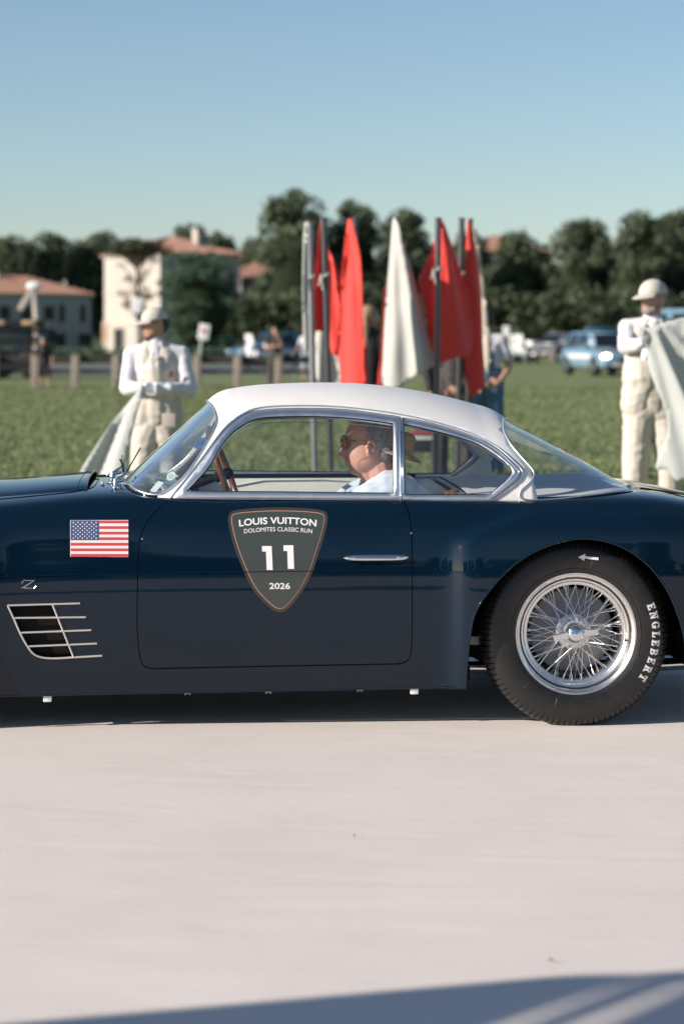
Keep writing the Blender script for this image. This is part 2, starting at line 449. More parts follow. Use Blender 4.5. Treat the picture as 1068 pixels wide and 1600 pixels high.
# greenhouse: windscreen, roof, pillars and rear window all lie on one surface (u along, t over the top 0..2)
def pc(px, py):
    x, z = pix2loc(px, py, YC); return float(x), float(z)
CPTS = [pc(*p) for p in [(190, 752), (222, 721), (256, 690), (290, 659), (322, 629), (332, 619), (346, 611), (370, 605.5), (400, 601.5), (440, 599),
        (500, 597.5), (560, 599), (620, 605), (680, 615.5), (730, 628), (770, 641), (790, 655), (830, 676), (870, 697), (910, 719), (945, 740), (985, 763)]]
CPTS = [(CPTS[0][0]-.10, CPTS[0][1]-.092)]+CPTS+[(CPTS[-1][0]+.12, CPTS[-1][1]-.07)]
cx_ = np.array([p[0] for p in CPTS]); cz_ = np.array([p[1] for p in CPTS])
_d = np.gradient(cz_, cx_)
def zcen(u):
    i = np.clip(np.searchsorted(cx_, u)-1, 0, len(cx_)-2); h = cx_[i+1]-cx_[i]; t = np.clip((u-cx_[i])/h, 0, 1)
    return ((2*t**3-3*t*t+1)*cz_[i]+(t**3-2*t*t+t)*h*_d[i]+(-2*t**3+3*t*t)*cz_[i+1]+(t**3-t*t)*h*_d[i+1])
def zbase(u): return .775-.035*sig((u-.05)/.06)
def gh(u, t):
    u = np.atleast_1d(np.asarray(u, float)); t = np.clip(np.atleast_1d(np.asarray(t, float)), 1e-4, 2-1e-4)
    ph = t*np.pi/2; s = np.sin(ph); c = np.cos(ph); zb = zbase(u)
    H = np.maximum(zcen(u)-zb, 1e-4); Wd = .665
    return np.stack([u, YC-Wd*np.sign(c)*np.abs(c)**(2/2.3), zb+H*s**(2/2.5)], 1)
_gu = np.linspace(cx_[0]+.005, cx_[-1]-.005, 420); _gt = np.linspace(.02, 1.0, 220)
_U, _T = np.meshgrid(_gu, _gt, indexing='ij'); _P = gh(_U.ravel(), _T.ravel())
_PX, _PY = loc2pix(_P[:, 0], _P[:, 1], _P[:, 2])
def ghp(pts):
    """photo places -> (u, t) on the near half of the greenhouse"""
    o = []
    for (px, py) in pts:
        k = int(np.argmin((_PX-px)**2+(_PY-py)**2)); u, t = _U.ravel()[k], _T.ravel()[k]
        for _ in range(6):
            q = gh([u, u+1e-3, u], [t, t, t+1e-3]); X, Y_ = loc2pix(q[:, 0], q[:, 1], q[:, 2])
            J = np.array([[X[1]-X[0], X[2]-X[0]], [Y_[1]-Y_[0], Y_[2]-Y_[0]]])/1e-3
            try: d = np.linalg.solve(J+1e-6*np.eye(2), np.array([px-X[0], py-Y_[0]]))
            except Exception: break
            d = np.clip(d, -.02, .02); u += d[0]; t = min(max(t+d[1], .01), 1.0)
        o.append((u, t))
    return o
def mir(l): return [(u, 2-t) for (u, t) in l]
GS = (1.0, 0.45)

# ---- body shell
def arch(xc, zc, rx, rz, a0, a1, n=44):
    return [(xc+rx*math.cos(R(a0+(a1-a0)*k/n)), zc+rz*math.sin(R(a0+(a1-a0)*k/n))) for k in range(n+1)]
ap = [(727, 1068), (730, 1030), (734, 992), (742, 958), (766, 921), (803, 882.5), (850, 855), (907, 841.5), (965, 852), (1013, 884), (1046, 930), (1066, 985), (1073, 1035), (1075, 1062)]
ap = smoothpath(ap, 8)
AX, AV = side(ap[:, 0], ap[:, 1]); AV[0] = 0.0
low = [(-3.45, 1.0), (-3.30, .2), (-3.06, 0)]
fa = np.array(arch(-2.6, .30, .40, .42, 205, -25)); fv = body_v(fa[:, 0], fa[:, 1]); fv[0] = fv[-1] = 0
low += [(float(a), float(b)) for a, b in zip(fa[:, 0], fv)]
low += [(x, 0.0) for x in np.arange(-2.18, float(AX[0])-.02, .04)]
low += [(float(a), float(b)) for a, b in zip(AX, AV)]
low += [(float(AX[-1])+.012, 0.0), (.6, 0), (.8, 0), (.95, .1), (1.08, .6)]
VS = 0.075
near = resample([(a, b*VS) for a, b in low], .02, False); near[:, 1] /= VS
outer = [tuple(p) for p in near]+[tuple(p) for p in resample([(1.08, .6*VS), (1.08, 19.4*VS)], .03, False)[1:-1]/np.array([1, VS])]
outer += [(a, 20-b) for a, b in reversed([tuple(p) for p in near])]
outer += [tuple(p) for p in resample([(-3.45, 19.0*VS), (-3.45, 1.0*VS)], .03, False)[1:-1]/np.array([1, VS])]

door_px = [(267, 779.5), (240, 802.5), (222.5, 829), (217, 856), (214.8, 915), (214.4, 982), (218, 1022.7), (224, 1040), (236, 1045), (424.7, 1041), (622.5, 1037.5), (636, 1032.5), (642.3, 1018), (643.6, 915), (642.7, 834), (638, 802), (629, 781.5)]
dp = np.concatenate([smoothpath(door_px[:9], 6)[:-1], resample(door_px[8:11], 12, False)[:-1], smoothpath(door_px[10:], 6)])
dp = resample([tuple(p) for p in dp], 9)
dx, dv = side(dp[:, 0], dp[:, 1])
# door outline just inside and just outside the shut line, worked out on the surface
dl = np.stack([dx, dv*VS], 1)
d_in = offset2d(dl, .0017); d_out = offset2d(dl, -.0017)
d_in[:, 1] /= VS; d_out[:, 1] /= VS
vent_px = [(14.5, 947), (23, 965.5), (33, 989), (43.5, 1008), (53, 1020.5), (65, 1026), (84, 1027.5), (113.5, 1026), (82, 945.5)]
vp = np.concatenate([smoothpath(vent_px[:8], 5), resample([(113.5, 1026), (82, 945.5), (14.5, 947)], 9, False)[1:-1]])
vx, vv_ = side(vp[:, 0], vp[:, 1]); vent = list(zip(vx, vv_))
cab = [(-1.47, 10), (-1.44, 9.0), (-1.36, 8.0), (-1.28, 7.42), (-.9, 7.42), (-.4, 7.42), (-.14, 7.5), (-.03, 7.8), (.03, 8.6), (.05, 9.3), (.05, 10)]
cab = smoothpath(cab, 5); cab = [tuple(p) for p in cab]+[(a, 20-b) for a, b in reversed([tuple(p) for p in cab[1:-1]])]
far_door = [(a, 20-b) for a, b in d_out]
shell = patch('body', body, outer, [list(map(tuple, d_out)), vent, cab, far_door], .022, .26, M['paint'], CAR, (1, VS))
patch('door', body, list(map(tuple, d_in)), [], .022, .26, M['paint'], CAR, (1, VS))
patch('door', body, [(a, 20-b) for a, b in d_in], [], .03, .4, M['paint'], CAR, (1, VS))
for nm, sgn in (('near', 0), ('far', 1)):
    uvg = [(a, (20-b if sgn else b)) for a, b in zip(dx, dv)]
    surf_tube('door_shut_gap', body, uvg, .006, M['black'], CAR, off=-.0085, closed=True)
# arch lips
surf_tube('wheel_arch_lip', body, list(zip(AX, AV)), .004, M['paint'], CAR, off=-.002)
surf_tube('wheel_arch_lip', body, [(a, b) for a, b in zip(fa[:, 0], fv)], .004, M['paint'], CAR, off=-.002)
# a faint folded crease along the flank
cpx = np.array([(-40, 902), (0, 900.5), (110, 898), (216, 896), (330, 894.5), (440, 893), (560, 891.5), (642, 891), (700, 891)])
cpx = resample([tuple(p) for p in cpx], 14, False)
x_, v_ = side(cpx[:, 0], cpx[:, 1])
surf_tube('flank_crease', body, list(zip(x_, v_)), .0030, M['paint'], CAR, off=.0002, seg=10, flat=.5)
surf_tube('flank_crease', body, [(a, 20-b) for a, b in zip(x_, v_)], .0030, M['paint'], CAR, off=-.0006, seg=8)
# sill edge
sp = [(x, 0.02) for x in np.arange(-2.18, float(AX[0]), .05)]
surf_tube('sill_edge', body, sp, .006, M['paint'], CAR, off=-.004)
# wheel wells, underbody, floor
def well(xc, yf, sgn):
    V = []; Fc = []; n = 24; ys = [yf, yf+sgn*.20, yf+sgn*.36]
    for y in ys:
        for k in range(n+1):
            a = R(-12+204*k/n); V.append((xc+.435*math.cos(a), y, .30+.445*math.sin(a)))
    for i in range(2):
        for k in range(n): Fc.append((i*(n+1)+k, i*(n+1)+k+1, (i+1)*(n+1)+k+1, (i+1)*(n+1)+k))
    Fc.append(tuple(2*(n+1)+k for k in range(n+1)))
    return V, Fc
for xc in (0, -2.6):
    for yf, sg in ((.0, 1), (1.52, -1)):
        mesh('wheel_well', *well(xc+.005, yf, sg), M['black'], CAR)
ub = MB(); ub.box((-1.3, YC, .185), (1.85, 1.36, .05)).box((.65, YC, .30), (.45, 1.1, .06)).box((-3.05, YC, .26), (.5, 1.1, .06)).box((-1.3, YC, .24), (4.0, .72, .05))
ub.build('underbody', M['under'], CAR)
MB().box((-3.40, YC, .50), (.04, .70, .17), bev=.01).build('front_grille', M['black'], CAR)
MB().box((1.06, YC, .50), (.04, 1.0, .26), bev=.01).build('tail_panel', M['paint'], CAR)
MB().tube([(-.9, .45, .155), (-.3, .42, .16), (.35, .40, .165), (1.05, .40, .20)], .024, 12).build('exhaust_pipe', M['chrome'], CAR, True)
# jacking pads and clips under the sill
def undersill(px, py, w, h, m, nm, depth=.03):
    x, z = pix2loc(px, py, .06); s = F/8.62
    MB().box((float(x), .07, float(z)), (w/s, depth, h/s), bev=.004).build(nm, m, CAR, True)
M['pad'] = mat('white_pad', (.72, .70, .67), .5, var=.05)
M['clip'] = mat('dull_brass_clip', (.45, .40, .33), .4, .7, var=.2)
for p in ((74, 1091), (647, 1079)): undersill(*p, 13, 12, M['pad'], 'jacking_pad')
for p in ((293, 1083.5), (419, 1081.5), (562, 1078.5)):
    undersill(p[0]-3.5, p[1], 2.6, 6.5, M['clip'], 'sill_clip', .012); undersill(p[0]+3.5, p[1], 2.6, 6.5, M['clip'], 'sill_clip', .012)
    undersill(p[0], p[1]+.5, 5, 2.4, M['clip'], 'sill_clip', .010)

# ---- wheels
wr = (.006, -.006, .3410)
def build_wheel():
    w = MB()      # brake drum
    w.lathe([(.02, .150), (.150, .150), (.158, .142), (.158, .125), (.150, .118), (.10, .112), (.09, .100), (.02, .098)], 40, 'Y')
    W_ = w.build('wheel', M['drum'], CAR, True)
    # tyre with shoulder blocks
    prof = [(.200, .018), (.216, .004), (.224, -.002), (.236, -.0085), (.252, -.0125), (.272, -.0140), (.290, -.0118), (.304, -.0065), (.314, .0000), (.322, .008), (.330, .018), (.3355, .032), (.338, .052), (.3388, .075),
            (.338, .100), (.335, .122), (.326, .142), (.300, .158), (.262, .164), (.222, .152), (.200, .136)]
    prof = [(r if r < .224 else .224+(r-.224)*1.10, y) for r, y in prof]
    nb = 96; V = []; Fc = []; sub = [0, .16, .20, .96]; ns = nb*4; tone = []
    for i, (r, y) in enumerate(prof):
        for k in range(ns):
            b, q = divmod(k, 4); fr = [0.0, .13, .17, .96][q]
            a = 2*math.pi*(b+fr)/nb; rr = r; yy = y
            if 8 <= i <= 16 and q in (0, 1):
                dpt = .0045 if i in (9, 10, 11, 14, 15, 16) else (.002 if i == 8 else .006)
                if i in (12, 13, 14): a += .02
                rr = r-dpt; yy = y+(dpt*.6 if i < 12 else 0)
            rr = rr
            px_, pz_ = rr*math.cos(a), rr*math.sin(a)
            if pz_ < -.3400: pz_ = -.3400-(abs(pz_)-.3400)*.25
            V.append((px_, yy, pz_))
    for i in range(len(prof)-1):
        for k in range(ns): Fc.append((i*ns+k, i*ns+(k+1) % ns, (i+1)*ns+(k+1) % ns, (i+1)*ns+k))
    t = mesh('tyre', V, Fc, M['rubber'], W_, True)
    bm = bmesh.new(); bm.from_mesh(t.data); bmesh.ops.recalc_face_normals(bm, faces=bm.faces); bm.to_mesh(t.data); bm.free()
    t.data.set_sharp_from_angle(angle=R(35))
    # fine moulded rings and radial marks on the sidewall
    rg = MB(); rg.tube([(.307*math.cos(a), -.0062, .307*math.sin(a)) for a in np.linspace(0, 2*math.pi, 120)[:-1]], .0009, 6, True)
    rg.tube([(.240*math.cos(a), -.0098, .240*math.sin(a)) for a in np.linspace(0, 2*math.pi, 120)[:-1]], .0010, 6, True)
    for a in (12, 40, 75, 104, 128, 160, 196, 222, 250, 263, 290, 318, 338):
        a = R(a+3); rg.tube([(r*math.cos(a), y, r*math.sin(a)) for r, y in ((.246, -.0115), (.272, -.0141), (.298, -.0092))], .0006, 4)
    rg.build('moulded_ring', M['rubber'], W_, True)
    # rim
    rim = MB().lathe([(.214, .006), (.219, -.004), (.2235, -.0045), (.2265, -.001), (.2260, .005), (.221, .008)], 96, 'Y')
    rim.lathe([(.219, -.0035), (.214, .003), (.2095, .0045), (.2065, .011), (.206, .020), (.203, .0225), (.1955, .0230), (.1915, .027), (.1895, .036), (.186, .0385), (.1775, .0400), (.1745, .050), (.1745, .13), (.19, .145)], 96, 'Y')
    rim.build('rim', M['satin'], W_, True)
    hub = MB().lathe([(.02, .030), (.045, .030), (.047, .036), (.047, .048), (.040, .056), (.040, .062), (.064, .066), (.067, .070), (.067, .078), (.05, .08), (.05, .145)], 48, 'Y')
    for k in range(6):
        a = R(60*k+20); hub.ell((.062*math.cos(a), .062, .062*math.sin(a)), (.006, .004, .006), 8, 6)
    hub.build('hub', M['satin'], W_, True)
    sp_ = MB().lathe([(.0005, -.012), (.014, -.0105), (.026, -.004), (.0335, .006), (.0365, .018), (.0385, .024), (.0385, .032), (.034, .036)], 40, 'Y')
    sp_.build('knock_off_nut', M['chrome'], W_, True)
    for a0 in (R(4), R(192)):
        Mx = Matrix.Rotation(-a0, 4, 'Y')
        pts = [(.030, .015), (.046, .0125), (.064, .011), (.078, .0125), (.0845, .009)]
        V = []; Fc = []
        for (r, h) in pts:
            for (yy, hh) in ((-.002, h), (.010, h*1.05), (.010, -h*1.05), (-.002, -h)): V.append(Mx @ Vector((r, yy+.006, hh)))
        for i in range(4):
            for k in range(4): Fc.append((i*4+k, i*4+(k+1) % 4, (i+1)*4+(k+1) % 4, (i+1)*4+k))
        Fc += [(0, 1, 2, 3), (16, 17, 18, 19)]
        e = MB().add(V, Fc).build('knock_off_ear', M['chrome'], W_, True)
        bv = e.modifiers.new('b', 'BEVEL'); bv.width = .002; bv.segments = 2
    # wire spokes, crossed
    sets = [(32, .045, .034, .1755, .050, 36, .00125), (24, .052, .132, .1755, .075, 34, .00125), (24, .046, .046, .1755, .105, 30, .00125)]
    for n0_, (n, r0, y0, r1, y1, cr, rad) in enumerate(sets):
        for k in range(n):
            a = 360/n*(k//2*2)+ (7 if k % 2 else 0) + (4 if n0_ == 2 else 0); d = cr if k % 2 else -cr
            p0 = Vector((r0*math.cos(R(a)), y0, r0*math.sin(R(a)))); p1 = Vector((r1*math.cos(R(a+d)), y1, r1*math.sin(R(a+d))))
            q = p0.lerp(p1, .88)
            s_ = MB().tube([p0, q], rad, 6).tube([q, p1], rad*1.9, 6).build('spoke', M['spoke'], W_, True)
    vv = MB().lathe([(.0036, 0), (.0036, .016), (.0028, .020)], 10, 'Y', (.188, .014, -.028)); vv.ell((.188, .014, -.028), (.0036, .003, .0036), 8, 6)
    vv.build('valve', M['black'], W_, True)
    return W_
wh = build_wheel(); wh.location = wr
sub = list(wh.children)
for (x, y, flip, full) in ((-2.6, 0, 0, 1), (0, 1.52, 1, 0), (-2.6, 1.52, 1, 0)):
    c = wh.copy(); COL.objects.link(c); c.parent = CAR; c.location = (x, y, .3410)
    if flip: c.rotation_euler = (0, 0, math.pi)
    for s_ in sub:
        if not full and s_.name.startswith('spoke'): continue
        q = s_.copy(); COL.objects.link(q); q.parent = c
# sidewall lettering: slab-serif capitals bent along the tyre
def rect(x0, y0, x1, y1): return [(x0, y0), (x1, y0), (x1, y1), (x0, y1)]
def arcq(cx, cy, rx, ry, a0, a1, wx, wy, n=10):
    q = []
    for k in range(n):
        A = R(a0+(a1-a0)*k/n); B = R(a0+(a1-a0)*(k+1)/n)
        q.append([(cx+rx*math.cos(A), cy+ry*math.sin(A)), (cx+rx*math.cos(B), cy+ry*math.sin(B)), (cx+(rx-wx)*math.cos(B), cy+(ry-wy)*math.sin(B)), (cx+(rx-wx)*math.cos(A), cy+(ry-wy)*math.sin(A))])
    return q
SLAB = {
 'E': [rect(.10, 0, .38, 1), rect(0, 0, .80, .19), rect(0, .81, .78, 1), rect(.3, .41, .60, .59), rect(.62, 0, .80, .34), rect(.60, .68, .78, 1)],
 'N': [rect(.10, 0, .27, 1), rect(0, 0, .38, .16), rect(0, .84, .30, 1), [(.10, 1), (.38, 1), (.86, 0), (.62, 0)], rect(.68, 0, .86, 1), rect(.56, .84, .98, 1)],
 'G': arcq(.46, .5, .46, .5, 42, 330, .26, .18, 18)+[rect(.60, .04, .84, .46), rect(.46, .34, .92, .50), rect(.68, .66, .84, .96)],
 'L': [rect(.10, 0, .38, 1), rect(0, 0, .78, .19), rect(0, .84, .52, 1), rect(.60, 0, .78, .40)],
 'B': [rect(.10, 0, .38, 1), rect(0, 0, .5, .17), rect(0, .83, .5, 1), rect(.3, .43, .5, .59)]+arcq(.46, .74, .34, .26, -90, 90, .25, .17)+arcq(.48, .275, .38, .275, -90, 90, .26, .17),
 'R': [rect(.10, 0, .38, 1), rect(0, 0, .50, .16), rect(0, .83, .5, 1), rect(.3, .40, .5, .56), [(.42, .46), (.68, .46), (.90, .0), (.62, .0)], rect(.60, 0, .98, .15)]+arcq(.46, .71, .36, .29, -90, 90, .26, .17),
 'T': [rect(.28, 0, .56, 1), rect(.14, 0, .70, .16), rect(0, .82, .84, 1), rect(0, .60, .17, 1), rect(.67, .60, .84, 1)]}
def on_tyre(a, r):    # a in degrees counter-clockwise from the rear, r radius
    pr = [(.2372, -.0085), (.2548, -.0125), (.2768, -.0140), (.2966, -.0118), (.312, -.0065), (.323, 0)]
    y = float(np.interp(r, [p[0] for p in pr], [p[1] for p in pr]))
    return (r*math.cos(R(a)), y-.0013, r*math.sin(R(a)))
word = 'ENGLEBERT'; a_s, a_e = 22.5, -36.5; hgt = .0305; r_in = .2790
adv = [.90, 1.05, 1.05, .88, .92, .98, .92, 1.04, .86]; tot = sum(adv); pos = 0
for ch, ad in zip(word, adv):
    V = []; Fc = []
    for q in SLAB[ch]:
        for j_ in range(6):
            a0, a1 = j_/6, (j_+1)/6; n0 = len(V); L_ = lambda A, B, t_: (A[0]+(B[0]-A[0])*t_, A[1]+(B[1]-A[1])*t_)
            for (x, y) in (L_(q[0], q[3], a0), L_(q[1], q[2], a0), L_(q[1], q[2], a1), L_(q[0], q[3], a1)):
                al = a_s+(a_e-a_s)*(pos+.06+x*.80)/tot; v_ = on_tyre(al, r_in+y*hgt); V.append((v_[0], v_[1]-.0008-.00004*SLAB[ch].index(q), v_[2]))
            Fc.append(tuple(range(n0, n0+4)))
    mesh('letter', V, Fc, M['white'], wh); pos += ad
def tp(px, py): # photo place -> tyre angle and radius
    x, z = pix2loc(px, py, -.012); x = float(x); z = float(z)-.338
    return math.degrees(math.atan2(z, x)), math.hypot(x, z)
V = [on_tyre(*tp(*p)) for p in [(899.5, 871.5), (911, 866.5), (910.5, 870), (931.5, 872.2), (931, 876.3), (910, 873.6), (909, 877.3)]]
mesh('arrow_mark', V, [(0, 1, 2, 3, 4, 5, 6)], M['white'], wh)

# ---- roof, pillars, glass
uh = pc(324, 628)[0]; ur = pc(789, 655)[0]
ws_px = smoothpath([(337.5, 648), (338.5, 655), (336.5, 667), (324, 692), (311, 713), (297, 733), (284, 748), (270, 760), (259, 768), (247, 773), (229, 771.5), (214, 766), (203, 758)], 3)
ws = ghp(ws_px)
wb = pc(189, 753)[0]
ws_edge = [(uh, 1.0), (uh+.001, .96), (uh+.004, .88)]+[(a, b) for a, b in ws if True]
kk = ws_edge[-1]
ws_edge += [(kk[0]+(wb-.02-kk[0])*t_, kk[1]+(1-kk[1])*t_) for t_ in (.25, .5, .75, 1.0)]
def clean(l, s=.018, scale=GS):
    a = resample([(p[0]*scale[0], p[1]*scale[1]) for p in l], s, False)
    return [(p[0]/scale[0], p[1]/scale[1]) for p in a]
E1 = clean(ws_edge)
ws_loop = E1+mir(E1)[::-1][1:-1]
rg_px = smoothpath([(787.5, 655), (786.5, 664), (788, 674), (793, 686), (800, 698), (811, 711), (822, 723), (830.5, 733), (834, 741), (830, 751), (821, 760), (813, 767), (811, 774), (817, 780), (840, 781.5), (875, 779), (910, 775), (940, 771.5), (960, 768.5), (974, 766)], 3)
rg_ = ghp(rg_px)
re_ = pc(985, 763)[0]
rg_edge = [(ur, 1.0), (ur, .94)]+rg_
kk = rg_edge[-1]
rg_edge += [(kk[0]+(re_+.012-kk[0])*t_, kk[1]+(1-kk[1])*t_**1.3) for t_ in (.3, .6, .85, 1.0)]
E2 = clean(rg_edge); rg_loop = E2+mir(E2)[::-1][1:-1]
# side opening (outer edge of both chrome frames)
op_px = [(268, 779), (292, 749), (317, 718), (343, 684), (356, 668.5), (373, 654.5), (389, 646), (407, 641.5), (440, 639), (490, 638.5), (540, 641), (602, 648.5), (656, 658), (710, 672), (744, 684.5), (777, 703.5), (804, 727.5), (812.5, 739), (806, 750.5), (777, 773), (760, 785)]
op = ghp(np.concatenate([smoothpath(op_px, 4), resample([(760, 785), (628, 782), (440, 781), (268, 779)], 14, False)[1:-1]]))
# roof sheet: from windscreen edge to rear-window edge, over the whole width
botN = .035
ia = next(i for i, p in enumerate(ws_edge) if i > 3 and p[0] < ghp([(247, 774)])[0][0]+.003)
wsn = clean(ws_edge[:ia+1]); q0 = wsn[-1]
ib = next(i for i, p in enumerate(rg_edge) if i > 20 and p[0] > ghp([(822, 781)])[0][0])
rgn = clean(rg_edge[:ib+1]); q1 = rgn[-1]
bot = clean([q0, (q0[0]-.01, botN), (q1[0]+.03, botN), q1])
half = wsn+bot[1:-1]+rgn[::-1]        # near half, from windscreen top centre to rear top centre
roof_loop = half+mir(half)[::-1][1:-1]
# drop mirrored duplicates at centre line
roof = patch('roof', gh, roof_loop, [op, mir(op)], .02, .045, M['white_paint'], CAR, GS, off=0.0, ev=2e-3)
md = roof.modifiers.new('thick', 'SOLIDIFY'); md.thickness = .012; md.offset = -1
roof.data.materials.append(M['cream']); md.material_offset = 1; md.material_offset_rim = 0
patch('windscreen', gh, ws_loop, [], .02, .04, M['wsglass'], CAR, GS, off=-.004, ev=2e-3)
patch('rear_window', gh, rg_loop, [], .02, .04, M['glass'], CAR, GS, off=-.004, ev=2e-3)
surf_tube('windscreen_trim', gh, ws_loop, .0045, M['trim'], CAR, off=.001, closed=True, ev=2e-3)
surf_tube('rear_window_trim', gh, rg_loop, .0038, M['trim'], CAR, off=.001, closed=True, ev=2e-3)
# painted scuttle under the lower edges of both screens
def skirt(nm, loop, sel, m, w_=.055):
    P = gh([a for a, b in loop], [b for a, b in loop]); V = []; Fc = []
    for i, p in enumerate(P):
        c = Vector((-.62, YC, p[2])); d = (Vector(p)-c); d.z = 0; d.normalize(); q = Vector(p)
        V += [q-Vector((0, 0, .0005)), q+d*w_*.4-Vector((0, 0, .014)), q+d*w_-Vector((0, 0, .05))]
    n = len(P)
    for i in range(n):
        j = (i+1) % n
        if sel(P[i]) and sel(P[j]):
            for k in range(2): Fc.append((3*i+k, 3*j+k, 3*j+k+1, 3*i+k+1))
    us = sorted({i for q in Fc for i in q}); ix = {a: b for b, a in enumerate(us)}
    mesh(nm, [V[i] for i in us], [tuple(ix[i] for i in q) for q in Fc], m, CAR, True)
skirt('rear_scuttle', rg_loop, lambda p: p[2] < .86 and p[0] > -.17, M['paint'], .035)
skirt('front_scuttle', ws_loop, lambda p: p[2] < .865, M['paint'], .012)
# frames
def loop_px(top, bottom, n=4): return ghp(np.concatenate([smoothpath(top, n), resample(bottom, 14, False)[1:-1]]))
df_o_px = ([(266, 779), (292, 748.5), (318, 716), (344, 682), (357, 667.5), (373, 655.5), (389, 647.5), (407, 643), (440, 640.5), (490, 640), (540, 642), (602, 650), (625, 653.5), ], [(625, 653.5), (626, 781), (440, 780), (266, 779)])
df_i_px = ([(291, 768), (309, 749), (328, 727), (346, 696), (356, 684), (366, 674), (378, 665.5), (392, 658), (409, 653.5), (440, 651.5), (490, 651), (540, 653.5), (580, 657.5), (614, 662.5)], [(614, 662.5), (615, 771), (440, 769), (291, 768)])
qf_o_px = ([(628.5, 654.5), (665, 661), (710, 673.5), (744, 686), (777, 705), (803, 729), (811, 739), (805, 750), (777, 772), (760, 783.5)], [(760, 783.5), (629, 782.5), (628.5, 654.5)])
qf_i_px = ([(630.5, 663), (665, 670.5), (710, 682), (746, 694.5), (775, 712.5), (792, 726.5), (800, 736.5), (793, 748), (780, 760), (765, 773)], [(765, 773), (632, 773.5), (630.5, 663)])
for (nm, po, pi_) in (('door_window', df_o_px, df_i_px), ('quarter_window', qf_o_px, qf_i_px)):
    lo_, li_ = loop_px(*po), loop_px(*pi_)
    for far in (0, 1):
        a, b = (mir(lo_), mir(li_)) if far else (lo_, li_)
        fr_ = patch(nm+'_frame', gh, a, [b], .02, .04, M['trim'], CAR, GS, off=.005, thick=.014, ev=2e-3)
        patch(nm, gh, b, [], .03, .06, M['glass'], CAR, GS, off=-.003, ev=2e-3)
        surf_tube(nm+'_seal', gh, b, .0032, M['black'], CAR, off=.001, closed=True, ev=2e-3)
        if not far: surf_tube(nm+'_bead', gh, a, .0030, M['chrome'], CAR, off=.005, closed=True, ev=2e-3)
drip = ghp(smoothpath([(265, 783), (292, 747), (316, 716), (341, 682), (355, 666), (372, 652.5), (389, 643), (407, 638), (440, 635.5), (490, 635), (540, 637.5), (602, 645), (656, 655), (710, 669.5), (744, 682), (778, 701), (806, 726), (815.5, 738.5), (809, 752), (779, 775), (757, 787)], 4))
surf_tube('drip_moulding', gh, drip, .0032, M['trim'], CAR, off=.003, ev=2e-3)
surf_tube('drip_moulding', gh, mir(drip), .0032, M['trim'], CAR, off=.003, ev=2e-3)
# winding-glass edge and wind deflector lines on the door glass
l1 = ghp(smoothpath([(371, 676), (400, 664), (440, 660), (490, 660), (560, 663), (612, 669)], 5))
surf_tube('glass_edge', gh, l1, .0009, M['chrome'], CAR, off=.0, seg=5, ev=2e-3)

# ---- hood scoop, shut line, cowl furniture
def hood(x, y): # height of the body top at lateral place y
    lo, hi = 5.0, 10.0
    for _ in range(30):
        m_ = (lo+hi)/2
        if body([x], [m_])[0, 1] < y: lo = m_
        else: hi = m_
    return body([x], [lo])[0]
V = []; Fc = []; xs = np.linspace(-3.05, -1.80, 40); nn = 33
for x in xs:
    g = min(1, max(0, (x+3.05)/.5)); g = g*g*(3-2*g)
    for k in range(nn):
        t = -1+2*k/(nn-1); w_ = .50-.06*(x+1.8)/-1.25
        y = YC+t*w_; zb_ = hood(float(x), y if y <= YC else 2*YC-y)[2]
        V.append((x, y, zb_-.004+(.025+.018*(x+1.8))*g*max(0, 1-abs(t)**4.0)**.6))
for i in range(len(xs)-1):
    for k in range(nn-1): Fc.append((i*nn+k, i*nn+k+1, (i+1)*nn+k+1, (i+1)*nn+k))
sc_ = mesh('bonnet_scoop', V, Fc, M['paint'], CAR, True)
e_ = [Vector(V[(len(xs)-1)*nn+k]) for k in range(nn)]
MB().tube(e_, .005, 8).build('scoop_lip', M['paint'], CAR, True)
mesh('scoop_mouth_shade', [tuple(p-Vector((.03, 0, 0))) for p in e_]+[(p.x-.03, p.y, p.z-.06) for p in e_], [(k, k+1, nn+k+1, nn+k) for k in range(nn-1)], M['black'], CAR)  # black sheet stands for the shadow inside the scoop's open rear
hx, hv = side([-30, 0, 40, 80, 105, 118], [787.5, 785, 781, 777, 773.5, 770])
def on_hood(x, y, off=.001):
    p = hood(x, y); return (p[0], p[1], p[2]+off)
shut = [on_hood(x, y) for x, y in [(-3.0, .30), (-2.6, .235), (-2.2, .215), (-1.95, .225), (-1.86, .235), (-1.80, .28), (-1.775, .36), (-1.77, .5), (-1.77, .76), (-1.77, 1.02), (-1.80, 1.24), (-1.86, 1.285), (-2.2, 1.305), (-2.6, 1.285)]]
shut = [tuple(p) for p in smoothpath(shut, 4)]
MB().tube(shut, .0015, 6).build('bonnet_shut_line', M['black'], CAR, True)
boot = [on_hood(x, y) for x, y in [(1.0, .42), (.8, .33), (.62, .30), (.50, .29), (.455, .33), (.43, .42), (.40, .55), (.39, .76), (.40, .97), (.43, 1.1), (.455, 1.19), (.5, 1.23), (.62, 1.22), (.8, 1.19), (1.0, 1.1)]]
MB().tube([tuple(p) for p in smoothpath(boot, 4)], .0022, 6).build('boot_shut_line', M['black'], CAR, True)
def cowl(px, py, y0=.3):
    y = y0
    for _ in range(8):
        x, z = pix2loc(px, py, y); p = hood(float(x), min(y, YC)); y += (p[2]-float(z))*(-8.0 if False else 0)
        # march in depth until ray height meets the surface
    lo_, hi_ = .05, YC
    for _ in range(30):
        m_ = (lo_+hi_)/2; x, z = pix2loc(px, py, m_); s = hood(float(x), m_)[2]
        if float(z) > s: lo_ = m_
        else: hi_ = m_
    x, z = pix2loc(px, py, lo_); return Vector((float(x), lo_, float(z)))
wp = MB()
b0 = cowl(183, 757); b1 = cowl(180, 766)
